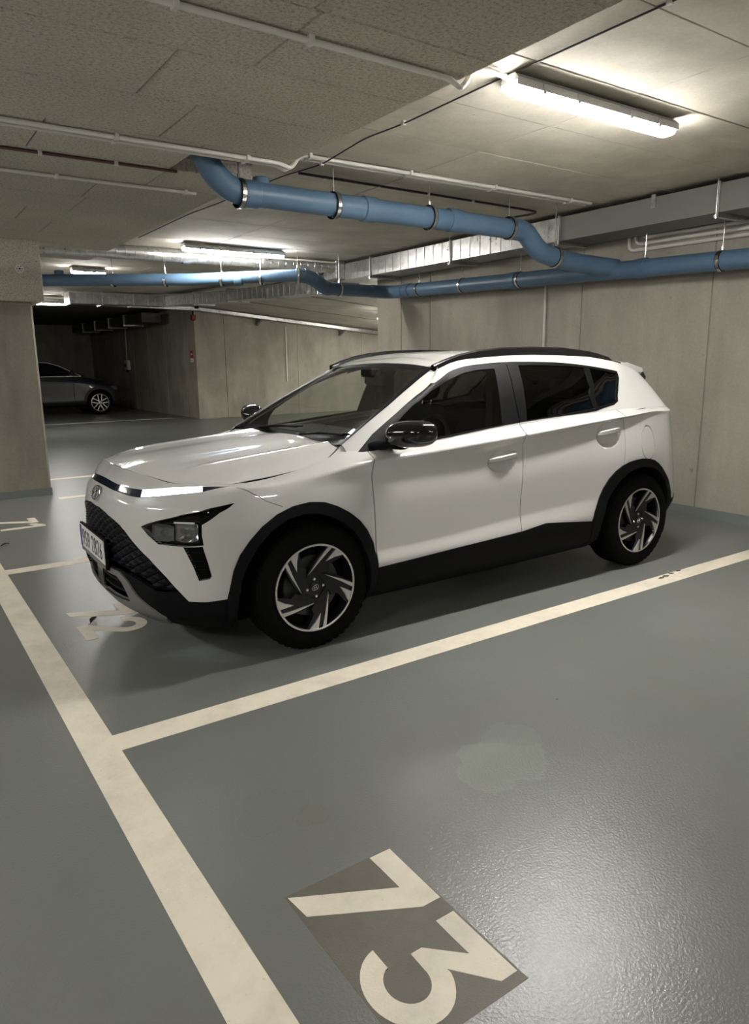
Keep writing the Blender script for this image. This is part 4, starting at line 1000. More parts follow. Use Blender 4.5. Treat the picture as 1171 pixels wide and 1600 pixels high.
# head lamps
hs = LO.pair('headlamp', 'headlamp', M['gloss'], CAR, off=-.060, depth=-.058)
for k, side in enumerate((-1, 1)):
    LO.build('headlamp', 'lamp_lens', M['lens'], hs[k], off=-.002, sides=(side,), skirt=False)
    for (p, wd, ht) in (((-1.985, -.655, .672), .062, .040), ((-1.895, -.745, .678), .055, .045)):
        u, v = LO.uv([p])[0]
        m = MB(); R = [[(wd*s*cx, ht*s*cy, z) for cx, cy in ((-1, -.8), (-.5, -1), (.5, -1), (1, -.8), (1, .8), (.5, 1), (-.5, 1), (-1, .8))] for s, z in ((1.0, .0), (.93, -.012), (.45, -.034), (.2, -.036))]
        m.rib(R, cap=False); m.add([(a*.2*wd, b*.2*ht, -.036) for a, b in ((-1, -1), (1, -1), (1, 1), (-1, 1))], [(0, 1, 2, 3)])
        on_skin(m, u, v, -.016, side=side).build('reflector', M['chrome'] if p[0] > -1.95 else M['skid'], hs[k], smooth=30)
        m = MB().lathe([(0, .0), (.012, -.002), (.017, -.010), (.017, -.03)], 16, 'z'); on_skin(m, u, v, -.012, side=side).build('bulb_lens', M['lens'], hs[k], smooth=40)
    u, v = LO.uv([(-1.905, -.735, .722)])[0]
    on_skin(MB().box(-.05, .05, -.004, .004, -.01, .0), u, v, -.012, side=side).build('light_blade', M['sign_white'], hs[k])
vs_ = LO.pair('vent', 'side_vent', M['void'], CAR, off=-.030, depth=-.029)
for k, side in enumerate((-1, 1)):
    for z in (.585, .545, .505):
        u, v = LO.uv([(-1.872+(.585-z)*.25, -.79, z)])[0]
        on_skin(MB().box(-.040, .035, -.003, .003, -.02, .0), u, v, -.016, side=side).build('vent_slat', M['trim'], vs_[k])
# emblem on the nose
em = MB(); P, n = frame_at(0.0, LO.uv([(-2.106, 0, .777)])[0][1])
r_ = []
for k in range(33):
    a = 2*math.pi*k/32; r_.append((.063*math.cos(a), .036*math.sin(a), .004))
e2 = MB().tube(r_, .0055, 8, cap=False); on_skin(e2, 0, LO.uv([(-2.106, 0, .777)])[0][1], .002).build('emblem', M['chrome'], CAR, smooth=60)
emo = [o for o in CAR.children if o.name == 'emblem'][0]
for pts in ([(-.036, -.024, .004), (-.028, -.004, .006), (-.014, .024, .004)], [(.036, .024, .004), (.028, .004, .006), (.014, -.024, .004)], [(-.030, -.008, .005), (-.004, -.004, .006), (.010, .008, .006), (.030, .010, .005)]):
    on_skin(MB().tube(pts, [.0075]*len(pts), 8), 0, LO.uv([(-2.106, 0, .777)])[0][1], .002).build('emblem_stroke', M['chrome'], emo, smooth=60)
# number plate in its holder
PX = -2.156
pl = MB().cbox(PX-.004, PX+.004, -.262, .262, .452, .575, .002).build('number_plate', M['plate'], CAR)
MB().cbox(PX, PX+.016, -.270, .270, .425, .583, .003).build('plate_holder', M['trim'], pl)
MB().box(PX-.0046, PX-.004, .218, .260, .454, .573).build('blue_band', M['plate_blue'], pl)
MB().box(PX-.0015, PX+.001, -.255, .255, .430, .448).build('holder_strip', M['skid'], pl)
GP = {
 '9': [[(.33, 0), (.62, .30), (.8, .62), (.8, .78), (.65, .96), (.35, .96), (.18, .78), (.18, .62), (.35, .46), (.62, .46), (.77, .58)]],
 'S': [[(.8, .80), (.66, .96), (.34, .96), (.18, .80), (.20, .64), (.40, .52), (.62, .46), (.8, .32), (.8, .18), (.65, .03), (.34, .03), (.18, .18)]],
 '2': [[(.18, .74), (.20, .86), (.36, .97), (.64, .97), (.80, .84), (.80, .66), (.18, .03), (.84, .03)]],
 '8': [[(.5, .52), (.30, .60), (.22, .72), (.24, .86), (.38, .97), (.62, .97), (.76, .86), (.78, .72), (.70, .60), (.5, .52), (.28, .44), (.18, .30), (.20, .14), (.36, .03), (.64, .03), (.80, .14), (.82, .30), (.72, .44), (.5, .52)]],
 '6': [[(.66, .98), (.38, .70), (.2, .40), (.2, .22), (.35, .04), (.65, .04), (.82, .22), (.82, .38), (.65, .54), (.40, .54), (.24, .42)]],
}
def stroke(glyph, y0, z0, wd, ht, th):
    mb = MB()
    for line in GP[glyph]:
        L = [(y0-px*wd, z0+pz*ht) for px, pz in line]; lef, rig = [], []
        for i in range(len(L)):
            a = np.array(L[max(i-1, 0)]); b = np.array(L[min(i+1, len(L)-1)]); t = (b-a)/max(np.linalg.norm(b-a), 1e-9); n = np.array([-t[1], t[0]])*th/2
            lef.append(np.array(L[i])+n); rig.append(np.array(L[i])-n)
        vs = [(PX-.0052, *p) for p in lef]+[(PX-.0052, *p) for p in rig]+[(PX-.0038, *p) for p in lef]+[(PX-.0038, *p) for p in rig]; n = len(L)
        fs = []
        for i in range(n-1): fs += [(i, i+1, n+i+1, n+i), (2*n+i, 3*n+i, 3*n+i+1, 2*n+i+1), (i, 2*n+i, 2*n+i+1, i+1), (n+i, n+i+1, 3*n+i+1, 3*n+i)]
        mb.add(vs, fs)
    return mb
y = .205
for ch in '9S9 2826':
    if ch == ' ': y -= .032; continue
    stroke(ch, y, .472, .056, .084, .0115).build('plate_character', M['ink'], pl); y -= .0575
# bonnet
HO = Skin(hood, (0, 0, 1)); e = .009
HO.poly('hood', [(-.05, e), (hood.U+.05, e), (hood.U+.05, hood.V+.05), (-.05, hood.V+.05)])
HO.regs = [('hood', [(e*.6, e), (hood.U-.002, e), (hood.U-.002, hood.V+.05), (e*.6, hood.V+.05)])]
def hood_disp(u, v, P):
    y = np.abs(P[:, 1]); x = P[:, 0]; f = np.clip((x+2.0)/.25, 0, 1)
    return f*(.010*np.exp(-((y-(.50-.04*(x+1.0)))/.055)**2)-.006*np.exp(-((y-.30)/.12)**2))
HO.disp = hood_disp
HO.cut(); HO.build('hood', 'hood', PT, CAR, sides=(-1, 1), depth=.003)

# ---- glasshouse and roof
TO = Skin(top, (0, -.7, .7), step=.03)
dlo = TO.uv([(-1.012,-.79,.957),(-.868,-.744,1.059),(-.684,-.713,1.163),(-.54,-.685,1.245),(-.412,-.661,1.312),(-.28,-.64,1.362),(-.144,-.627,1.398),(.0,-.62,1.412),(.17,-.614,1.42),(.4,-.611,1.420),(.614,-.611,1.415),(.80,-.616,1.403),(.953,-.622,1.387),(1.10,-.628,1.369),(1.236,-.635,1.348),(1.225,-.66,1.30),(1.165,-.71,1.22),(1.115,-.75,1.152),(1.06,-.765,1.132),(.861,-.782,1.101)])
belt_u = (dlo[-1][0], dlo[0][0])
gF = TO.uv([(-.745,-.765,1.03),(-.705,-.742,1.115),(-.58,-.712,1.192),(-.438,-.69,1.266),(-.30,-.668,1.323),(-.163,-.652,1.363),(-.02,-.645,1.382),(.085,-.645,1.386),(.045,-.735,1.21),(.016,-.792,1.062),(-.463,-.79,1.022),(-.74,-.79,.995)])
gR = TO.uv([(.296,-.629,1.400),(.55,-.629,1.398),(.72,-.629,1.392),(.905,-.632,1.378),(.88,-.705,1.25),(.84,-.770,1.118),(.50,-.785,1.095),(.218,-.791,1.075),(.25,-.72,1.22)])
gQ = TO.uv([(.947,-.632,1.372),(1.10,-.64,1.354),(1.212,-.646,1.332),(1.15,-.70,1.23),(1.10,-.748,1.16),(1.05,-.755,1.145),(.886,-.768,1.123),(.925,-.70,1.25)])
TO.poly('gF', gF); TO.poly('gR', gR); TO.poly('gQ', gQ)
TO.gap([(dlo[0][0]*.0+TO.uv([(.153,-.80,1.055)])[0][0], -.03), TO.uv([(.165,-.73,1.22)])[0], TO.uv([(.20,-.625,1.405)])[0]], .005)
TO.poly('dlo', dlo+[(belt_u[0], .012), (TO.uv([(.2,-.80,1.062)])[0][0], .014), (belt_u[1]+.03, .016)])
ws = TO.uv([(-.285,-.30,1.416),(-.312,-.556,1.393),(-.45,-.588,1.322),(-.58,-.618,1.253),(-.70,-.648,1.194),(-.86,-.672,1.107),(-1.027,-.701,1.013)])
hv = TO.uv([(-.278,0,1.423)])[0][1]
wsg = TO.uv([(-.33,-.30,1.390),(-.345,-.50,1.375),(-.47,-.545,1.313),(-.72,-.612,1.184),(-.90,-.645,1.09),(-.985,-.655,1.040),(-.93,-.30,1.025)])
TO.poly('windscreen', [(-.05, TO.uv([(-.325, 0, 1.395)])[0][1])]+wsg+[(-.05, TO.uv([(-.92, 0, 1.018)])[0][1])])
TO.poly('frit', [(-.05, hv)]+ws+[(ws[-1][0], -.05), (-.05, -.05)])
rw = TO.uv([(1.79,-.50,1.11),(1.71,-.42,1.30)])
TO.poly('rear_window', [(rw[0][0], rw[0][1]), (rw[1][0], rw[1][1]), (top.U+.05, rw[1][1]), (top.U+.05, rw[0][1])])
ut = TO.uv([(1.70,-.63,1.19)])[0][0]
TO.poly('tailgate_frame', [(ut, -.05), (ut, top.kv[3]), (top.U+.05, top.kv[3]), (top.U+.05, -.05)])
k3 = top.kv[3]
uA = TO.uv([(-.31,-.565,1.39)])[0][0]
TO.poly('frame', [(ws[-1][0]-.02, -.05)]+ws[::-1][:-1]+[(uA, k3-.005), (ut, k3-.005), (ut, -.05)])
TO.cut()
TO.build(None, 'roof', PT, CAR, sides=(-1, 1), depth=.02)
TO.pair('frame', 'body_side_frame', PT, CAR, depth=.02)
TO.pair('dlo', 'window_trim', M['wtrim'], CAR, off=.002, depth=.012)
for reg, mt in (('gF', 'glass_side'), ('gR', 'glass_dark'), ('gQ', 'glass_dark')): TO.pair(reg, 'side_window', M[mt], CAR, off=-.004, skirt=False)
wb = TO.build('frit', 'windscreen_surround', M['wtrim'], CAR, off=-.002, depth=.01, sides=(-1, 1))
TO.build('windscreen', 'windscreen', M['glass'], CAR, off=-.002, sides=(-1, 1), skirt=False)
TO.build('rear_window', 'rear_window', M['glass_dark'], CAR, off=-.002, sides=(-1, 1), skirt=False)
TO.build('tailgate_frame', 'tailgate_frame', PT, CAR, sides=(-1, 1))
# painted filler where the glasshouse meets the flank
for s_ in (-1, 1):
    pts = []
    for u in np.linspace(LO.uv([(.95, -.785, 1.095)])[0][0], LO.uv([(1.655, -.75, 1.095)])[0][0], 24):
        P = low.ev([u], [low.V])[0]; pts.append((P[0]-.002, -s_*(P[1]+.013), P[2]-.004))
    MB().tube(pts, .012, 8).build('waist_filler', PT, CAR, smooth=60)
# dark liner behind every shut line
LN = Skin(low, (0, -1, 0), step=.06)
LN.poly('hole', uvs['afi']+down(uvs['afi'])); LN.poly('hole', uvs['ari']+down(uvs['ari']))
LN.poly('hole', [(-.05, -.05), (LO.uv([(-1.86,-.8,.7)])[0][0], -.05), (LO.uv([(-1.86,-.8,.7)])[0][0], VT), (-.05, VT)])
LN.cut(); LN.build(None, 'body_liner', M['void'], CAR, off=-.045, sides=(-1, 1), skirt=False)
H2 = Skin(hood, (0, 0, 1), step=.06); H2.poly('x', [(-.05, -.05), (hood.U+.05, -.05), (hood.U+.05, hood.V+.05), (-.05, hood.V+.05)]); H2.cut()
H2.build('x', 'engine_bay_liner', M['void'], CAR, off=-.05, sides=(-1, 1), skirt=False)
m = MB(); rg = []
for x, z in ((-.22, 1.385), (-.10, 1.41), (.1, 1.43), (.6, 1.44), (1.1, 1.405), (1.45, 1.35), (1.62, 1.28)):
    rg.append([(x, y, z-.035*(abs(y)/.54)**4) for y in np.linspace(-.54, .54, 9)]+[(x, y, z+.012-.035*(abs(y)/.54)**4) for y in np.linspace(.54, -.54, 9)])
m.rib(rg).build('headliner', M['dash'], CAR, smooth=50)
# bulkheads, floor pan, wheel wells
MB().box(-1.75, 1.60, -.66, .66, .17, .30).build('floor_pan', M['void'], CAR)
MB().box(-1.98, -1.70, -.50, .50, .22, .80).build('radiator_pack', M['void'], CAR)
MB().box(-.99, -.93, -.70, .70, .25, .95).build('bulkhead', M['void'], CAR)
for cx, cz, rr in ((-1.345, .33, .385), (1.235, .33, .39)):
    for s in (-1, 1):
        m = MB().lathe([(rr, -.835*1), (rr, -.50)], 26, 'y', (cx, 0, cz), a0=-.35, a1=math.pi+.35)
        m.add([(cx+rr*math.cos(a), -.50, cz+rr*math.sin(a)) for a in np.linspace(-.35, math.pi+.35, 27)], [tuple(range(27))])
        if s > 0: m.v = [(x, -y, z) for x, y, z in m.v]
        m.build('wheel_well', M['void'], CAR)
# cowl, wipers
cw_ = MB(); ring = []
for y in np.linspace(-.70, .70, 25):
    a = abs(y); xb = np.interp(a, [0, .35, .70], [-.965, -.985, -1.03]); zb_ = np.interp(a, [0, .35, .70], [.985, .99, 1.0])
    ring.append([(xb-.03, y, zb_-.012), (xb+.0, y, zb_+.002), (xb+.075, y, zb_+.035), (xb+.075, y, zb_-.05), (xb-.03, y, zb_-.06)])
cw_.rib(ring).build('cowl_panel', M['trim'], CAR)
for (y0, y1) in ((-.10, -.58), (.50, -.02)):
    P0 = Vector((-.955, y0, 1.016)); P1 = Vector((-.93 if y1 > -.3 else -.945, y1, 1.055 if y1 > -.3 else 1.050))
    wv = MB().tube([P0, P0.lerp(P1, .5)+Vector((0, 0, .012)), P1], .007, 6).build('wiper_arm', M['trim'], CAR)
    d_ = Vector((.045, 0, .028))
    MB().tube([P0.lerp(P1, .15)+d_*.25, P1.lerp(P0, -.1)+d_*.12], .006, 6).build('wiper_blade', M['trim'], wv)
# roof rails
for s in (-1, 1):
    pts = [(-.335, .577, 1.410), (-.26, .579, 1.437), (-.15, .579, 1.468), (0, .577, 1.494), (.2, .574, 1.509), (.45, .572, 1.514), (.75, .570, 1.508), (.98, .567, 1.487), (1.12, .565, 1.466), (1.22, .563, 1.444), (1.27, .56, 1.42)]
    m = MB(); ring = []
    for k, (x, y_, z) in enumerate(pts):
        zl = float(np.interp(x, [-.335, -.25, -.2, .05, .6, 1.13, 1.27], [1.378, 1.405, 1.418, 1.460, 1.472, 1.434, 1.414]))-.004
        ring.append([(x, s*(y_-.014), min(zl, z-.012)), (x, s*(y_-.016), z-.006), (x, s*(y_-.009), z), (x, s*(y_+.008), z), (x, s*(y_+.015), z-.008), (x, s*(y_+.017), min(zl, z-.012))])
    rl = m.rib(ring).build('roof_rail', M['gloss'], CAR, smooth=35)
    # ditch trim between rail and roof
    k = MB(); rg = []
    for x in np.linspace(-.25, 1.35, 20):
        zl = np.interp(x, [-.33, -.25, -.2, .05, .6, 1.13, 1.37], [1.370, 1.402, 1.420, 1.462, 1.474, 1.434, 1.398])
        rg.append([(x, s*.556, zl-.012), (x, s*.556, zl+.008), (x, s*.574, zl+.006), (x, s*.574, zl-.012)])
    k.rib(rg).build('roof_ditch_trim', M['trim'], CAR)
# spoiler and its dark side fins
sp = MB(); ring = []
for y in np.linspace(-.545, .545, 21):
    a = abs(y); e_ = max(0, (a-.44)/.105)
    x0 = 1.40; x1 = 1.745-.10*a*a-.07*e_**2; zt = np.interp(a, [0, .3, .545], [1.436, 1.431, 1.406]); zr = np.interp(a, [0, .3, .545], [1.392, 1.388, 1.360])
    ring.append([(x0, y, zt-.006), (x0+.06, y, zt), (x1-.06, y, zr+.016), (x1-.012, y, zr+.004), (x1, y, zr-.014), (x1-.02, y, zr-.036), (x1-.10, y, zr-.040), (x0+.1, y, zt-.06)])
sp.rib(ring).build('roof_spoiler', PT, CAR, smooth=40)
for s in (-1, 1):
    MB().prism([(1.590, 1.335), (1.655, 1.335), (1.685, 1.30), (1.672, 1.235), (1.655, 1.222), (1.610, 1.285)], .505, .545, lambda u, v, h: (u, s*h, v)).build('spoiler_fin', M['gloss'], CAR)
MB().cbox(.66, .76, -.02, .02, 1.478, 1.515, .008).build('roof_aerial', M['gloss'], CAR)
# door handles
for k, (c, door) in enumerate(((hc[0], fd), (hc[1], rdoor))):
    for side in (-1, 1):
        m = MB(); ring = []
        for t in np.linspace(-1, 1, 17):
            x = .112*t; w_ = .0165*(1-.30*abs(t)**3); up = .010*t; zo = .020-.018*abs(t)**2.2
            ring.append([(x, up-w_, zo-.004), (x, up-w_*.6, zo+.005), (x, up+w_*.6, zo+.006), (x, up+w_, zo-.004), (x, up+w_*.5, zo-.013), (x, up-w_*.5, zo-.013)])
        m.rib(ring); on_skin(m, c[0], c[1]+.004, .002, side=side)
        # the skin is dished here: sit the bar on the undished surface
        P0 = low.ev([c[0]], [c[1]+.004])[0]; P1 = LO.pos([(c[0], c[1]+.004)])[0]; dlt = P0-P1
        m.v = [(x+dlt[0], y_+dlt[1]*(-1 if side > 0 else 1), z+dlt[2]) for x, y_, z in m.v]
        m.build('door_handle', PT, door[0 if side < 0 else 1], smooth=40)
# mirrors
for k, side in enumerate((-1, 1)):
    m = MB(); ring = []
    for t in np.linspace(0, 1, 15):
        # from the inner end (t=0) out to the tip
        y_ = -(.835+.255*t); s_ = (1-abs(2*t-1)**3.2)**.5 if 0 < t < 1 else .0
        s_ = max(s_, .12); hgt = .074*s_*(1.0-.12*t); dep = .105*s_
        cx = -.800+.085*t; cz = 1.060+.022*t
        rr_ = []
        for a in np.linspace(0, 2*math.pi, 20, endpoint=False):
            ca, sa = math.cos(a), math.sin(a)
            px = -dep*abs(ca)**.8 if ca < 0 else .045*s_*abs(ca)**.5
            pz = hgt*math.copysign(abs(sa)**.85, sa)
            rr_.append((cx+px, y_*(1 if side < 0 else -1), cz+pz))
        ring.append(rr_)
    mm = m.rib(ring).build('door_mirror', M['gloss'], fd[k], smooth=60)
    st = MB(); yy = [-.755, -.80, -.87, -.92]; rg = []
    for i, y_ in enumerate(yy):
        cx = (-.85, -.835, -.815, -.795)[i]; cz = (1.00, 1.005, 1.012, 1.02)[i]; dx = (.085, .07, .055, .06)[i]; dz = (.028, .024, .022, .03)[i]
        rg.append([(cx+dx*math.cos(a), y_*(1 if side < 0 else -1), cz+dz*math.sin(a)) for a in np.linspace(0, 2*math.pi, 14, endpoint=False)])
    st.rib(rg).build('mirror_foot', M['trim'], mm, smooth=50)
    gl = MB(); 
    gl.prism([(.86*0+yv, zv) for yv, zv in ((.87, 1.01), (1.04, 1.02), (1.065, 1.06), (1.05, 1.12), (.88, 1.11), (.855, 1.06))], -.722, -.714, lambda u, v, h: (h, (-u if side < 0 else u), v)).build('mirror_glass', M['chrome'], mm)

# fender corner between bonnet, scuttle and windscreen pillar
for s_ in (-1, 1):
    A_ = [(-1.21, -.744, .927), (-1.13, -.730, .953), (-1.07, -.704, .980), (-1.03, -.690, 1.006), (-.99, -.690, 1.028)]
    B_ = [(-1.21, -.753, .924), (-1.12, -.759, .946), (-1.06, -.765, .966), (-1.00, -.768, .985), (-.96, -.765, 1.00)]
    C_ = [(x, y-.012, z-.03) for x, y, z in B_]
    vs = [(x, y*-s_, z) for r in (A_, B_, C_) for x, y, z in r]
    MB().add(vs, [(r*5+i, r*5+i+1, r*5+6+i, r*5+5+i) for r in range(2) for i in range(4)]).build('scuttle_corner', PT, CAR, smooth=60)

# ---- wheels
def make_wheel():
    """axle along y, outer face towards -y, centre at the origin; face plane at y=-.02"""
    R = .328
    rim = MB()
    rim.lathe([(.226, -.010), (.2265, -.017), (.220, -.021), (.216, -.019), (.212, -.010), (.205, .03), (.200, .17), (.215, .18), (.226, .185)], 64)
    root = rim.build('wheel', M['alloy_black'], None, smooth=35)
    MB().lathe([(.2272, -.0195), (.2262, -.0225), (.2195, -.0235), (.2165, -.0215), (.2180, -.0185)], 64, closed=True).build('rim_lip', M['alloy'], root, smooth=50)
    t = MB()
    prof = [(.222, .185), (.235, .196), (.265, .202), (.296, .197), (.315, .185), (.324, .170), (.327, .150), (.3275, .135), (.320, .133), (.320, .123), (.328, .121), (.328, .093), (.320, .091), (.320, .081), (.328, .079), (.328, .052), (.320, .050), (.320, .040), (.327, .038), (.326, .018), (.322, .003), (.313, -.010), (.297, -.020), (.278, -.0245), (.262, -.025), (.246, -.0215), (.236, -.020), (.2285, -.0175), (.222, -.008)]
    t.lathe(prof, 72); t.build('tyre', M['tyre'], root, smooth=50)
    for k in range(48):            # shoulder tread blocks
        a = 2*math.pi*k/48; m = MB().add([(-.012, -.0085, .3195), (.012, -.0085, .3195), (.011, .013, .3268), (-.011, .013, .3268), (-.012, -.0115, .3135), (.012, -.0115, .3135), (.012, .013, .329), (-.012, .013, .329)],
             [(0, 1, 2, 3), (4, 5, 1, 0), (3, 2, 6, 7), (4, 0, 3, 7), (1, 5, 6, 2), (4, 7, 6, 5)])
        if k == 0: tb = m.build('tread_block', M['tyre'], root); tb.rotation_euler = (0, 0, 0); blk = tb
        else: c = dup(blk, root); c.rotation_euler = (0, a, 0)
    MB().lathe([(0, .03), (.155, .03), (.158, .034), (.158, .052), (0, .052)], 48).build('brake_disc', M['disc_and_unlit_duct'], root, smooth=30)
    MB().lathe([(0, .06), (.206, .06), (.206, .075)], 40).build('inner_barrel', M['void'], root)
    hub = MB().lathe([(0, -.006), (.060, -.006), (.078, -.002), (.085, .008), (.085, .03)], 40).build('hub', M['alloy_black'], root, smooth=35)
    MB().lathe([(0, -.013), (.026, -.0125), (.030, -.010), (.031, -.004)], 32).build('centre_cap', M['alloy_black'], root, smooth=40)
    cap = root.children[-1]
    e_ = MB().tube([(.019*math.cos(a)*1.0, -.0135, .012*math.sin(a)) for a in np.linspace(0, 2*math.pi, 25)], .0016, 6, cap=False)
    for pts in ([(-.010, -.0138, -.007), (-.004, -.0138, .008)], [(.010, -.0138, .007), (.004, -.0138, -.008)], [(-.007, -.0138, -.001), (.007, -.0138, .002)]): e_.tube(pts, .002, 6)
    e_.v = [(x*math.cos(.5)-z*math.sin(.5), y_, x*math.sin(.5)+z*math.cos(.5)) for x, y_, z in e_.v]
    e_.build('cap_emblem', M['chrome'], root)
    for k in range(4):
        a = math.pi/2*k+.10; MB().lathe([(0, -.014), (.0075, -.013), (.009, -.009), (.009, 0)], 12, c=(.046*math.cos(a), 0, .046*math.sin(a))).build('lug_nut', M['steel'], root)
    def pol(r, deg): return (.2175*r*math.cos(math.radians(deg)), .2175*r*math.sin(math.radians(deg)))
    for k in range(5):
        d = 72*k
        # dark spoke body under the polished facets (swept like a turbine)
        body = [pol(.30, 140+d), pol(.40, 118+d), pol(.62, 90+d), pol(1.0, 70+d), pol(1.0, 55+d), pol(1.0, 40+d), pol(.64, 50+d), pol(.52, 42+d), pol(.36, 56+d), pol(.30, 66+d)]
        MB().prism(body, -.010, .018, lambda u, v, h: (u, h, v)).build('spoke', M['alloy_black'], root)
        sp_ = root.children[-1]
        blade = [pol(.375, 119+d), pol(.70, 79.5+d), pol(1.0, 68.5+d), pol(1.0, 63.0+d), pol(.70, 74+d), pol(.385, 113+d)]
        MB().prism(blade, -.0195, -.006, lambda u, v, h: (u, h+.006*(1-min(1, math.hypot(u, v)/.2175)), v)).build('spoke_blade', M['alloy'], root)
        tri = [pol(.655, 64+d), pol(1.0, 56.5+d), pol(1.0, 50+d), pol(1.0, 42.5+d), pol(.83, 52+d)]
        MB().prism(tri, -.0195, -.006, lambda u, v, h: (u, h+.004*(1-min(1, math.hypot(u, v)/.2175)), v)).build('spoke_facet', M['alloy'], root)
    MB().tube([(.165, -.010, -.095), (.172, -.030, -.105)], .003, 6).build('valve', M['steel'], root)
    return root
W0 = make_wheel()
def place_wheel(w, x, s):
    w.parent = CAR; w.location = (x, s*.835, .3265); w.rotation_euler = (0, 0, 0 if s < 0 else math.pi)
WH = [W0]+[dup_tree(W0) for _ in range(3)]
for w_, (x, s) in zip(WH, ((-1.29, -1), (1.29, -1), (-1.29, 1), (1.29, 1))): place_wheel(w_, x, s)
# ---- cabin
ds = MB(); ring = []
for y in np.linspace(-.66, .66, 23):
    b_ = .045*math.exp(-((y+.36)/.17)**2)
    ring.append([(-.97, y, .955), (-.80, y, .985), (-.62, y, 1.0+b_*.6), (-.45, y, 1.005+b_), (-.36, y, .985+b_), (-.33, y, .93), (-.34, y, .70), (-.97, y, .60)])
ds.rib(ring).build('dashboard', M['dash'], CAR, smooth=50)
MB().cbox(-.36, -.33, -.20, .12, .93, 1.05, .008).build('centre_screen', M['gloss'], CAR)
sw = MB(); ring = []
cx, cy, cz = -.20, -.36, .93
for k in range(33):
    a = 2*math.pi*k/32; u, v = .178*math.cos(a), .178*math.sin(a); ring.append((cx+v*.42, cy+u, cz+v*.91))
swo = sw.tube(ring, .016, 10, cap=False).build('steering_wheel', M['dash'], CAR, smooth=60)
MB().cbox(cx-.05, cx+.005, cy-.07, cy+.07, cz-.07, cz+.05, .015).build('wheel_hub', M['dash'], swo)
for (u, v) in ((-.17, .02), (.17, .02), (0, -.165)): MB().tube([(cx-.01, cy, cz), (cx+v*.42, cy+u, cz+v*.91)], .014, 6).build('wheel_spoke', M['dash'], swo)
def seat(x, y, wd=.24):
    st = MB(); st.rib([[(x+a, y+s*wd*f, .50+z) for s, z, f in ((-1, -.1, 1), (1, -.1, 1), (1, .05, 1), (.7, .03, 1), (-.7, .03, 1), (-1, .05, 1))] for a, f in ((-.30, .9), (-.2, 1), (.2, 1), (.25, .9))])
    r = st.build('car_seat', M['seat'], CAR, smooth=50)
    bk = MB(); rg = []
    for t in np.linspace(0, 1, 9):
        z = .50+.62*t; xx = x+.22+.17*t; w2 = wd*(1-.05*t-.30*max(0, t-.75)*4*.5); d2 = .075-.02*t
        rg.append([(xx-d2, y-w2*.7, z), (xx-d2-.03, y-w2, z), (xx+d2*.5, y-w2, z), (xx+d2, y, z), (xx+d2*.5, y+w2, z), (xx-d2-.03, y+w2, z), (xx-d2, y+w2*.7, z)])
    bk.rib(rg).build('backrest', M['seat'], r, smooth=60)
    hd = MB(); rg = []
    for t in np.linspace(0, 1, 7):
        z = 1.14+.19*t; s_ = (1-abs(2*t-1)**3)**.5*.9+.1; rg.append([(x+.41+.03*t+.045*s_*math.cos(a), y+.125*s_*math.copysign(abs(math.sin(a))**.6, math.sin(a)), z) for a in np.linspace(0, 2*math.pi, 16, endpoint=False)])
    hd.rib(rg).build('headrest', M['seat'], r, smooth=60)
    for s in (-1, 1): MB().tube([(x+.40, y+s*.05, 1.08), (x+.42, y+s*.05, 1.16)], .006, 6).build('headrest_post', M['steel'], r)
    return r
seat(-.05, -.37); seat(-.05, .37)
rsb = MB(); ring = []
for y in np.linspace(-.62, .62, 9): ring.append([(.62, y, .42), (.62, y, .56), (1.02, y, .55), (1.22, y, 1.06), (1.32, y, 1.05), (1.30, y, .42)])
rs_ = rsb.rib(ring).build('rear_bench', M['seat'], CAR, smooth=50)
for y in (-.38, .38):
    MB().cbox(1.21, 1.31, y-.12, y+.12, 1.07, 1.22, .03).build('headrest', M['seat'], rs_)
im = MB().cbox(-.36, -.33, -.115, .115, 1.285, 1.355, .012).build('interior_mirror', M['dash'], CAR)
MB().tube([(-.35, 0, 1.34), (-.37, 0, 1.39)], .012, 8).build('mirror_stem', M['dash'], im)
MB().cbox(-.42, -.34, -.06, .06, 1.335, 1.39, .008).build('sensor_housing', M['dash'], CAR)
for s in (-1, 1):  # pillars and inner door trim
    MB().box(.10, .20, s*.56, s*.62, .6, 1.38).build('pillar_trim', M['dash'], CAR)
    MB().box(-.92, 1.0, s*.70, s*.76, .40, .99).build('door_lining', M['dash'], CAR)
MB().box(1.32, 1.34, -.62, .62, .4, 1.02).build('luggage_partition', M['void'], CAR)
# ================================================================== THE DARK CAR IN THE FAR BAY
DC = empty('car', (3.35, 19.62, 0)); tag(DC, 'dark blue estate car in the shadows of the far bay, half hidden by the pillar', 'car')
# x runs tail -> nose here (nose towards the side wall), near side y<0; local origin mid wheelbase
DX = [-2.30, -2.25, -2.0, -1.4, -.6, .2, .75, 1.3, 1.72, 1.95]
def drow(z, y): return [(x, -yy, zz) for x, yy, zz in zip(DX, y, z)]
DR = [drow([.30]*10, [.60, .78, .80, .80, .80, .80, .80, .80, .78, .55]),
      drow([.40]*10, [.66, .84, .90, .905, .905, .905, .905, .905, .86, .62]),
      drow([.55]*10, [.66, .85, .90, .895, .89, .89, .895, .905, .86, .63]),
      drow([.72]*10, [.66, .84, .89, .89, .885, .885, .885, .89, .84, .62]),
      drow([.86, .86, .88, .90, .90, .90, .89, .86, .80, .78], [.64, .82, .88, .885, .88, .88, .88, .86, .78, .58]),
      drow([1.0, 1.02, 1.05, 1.08, 1.08, 1.07, 1.05, .97, .85, .80], [.62, .78, .83, .84, .84, .835, .82, .74, .66, .50])]
dn = Net(DR); DS = Skin(dn, (0, -1, 0), step=.05)
def circ(cx, cz, r, a0=-.3, n=22): return [(cx-r*math.cos(a0+(math.pi-2*a0)*k/n), -.90, cz+r*math.sin(a0+(math.pi-2*a0)*k/n)) for k in range(n+1)]
HUBX = 1.30
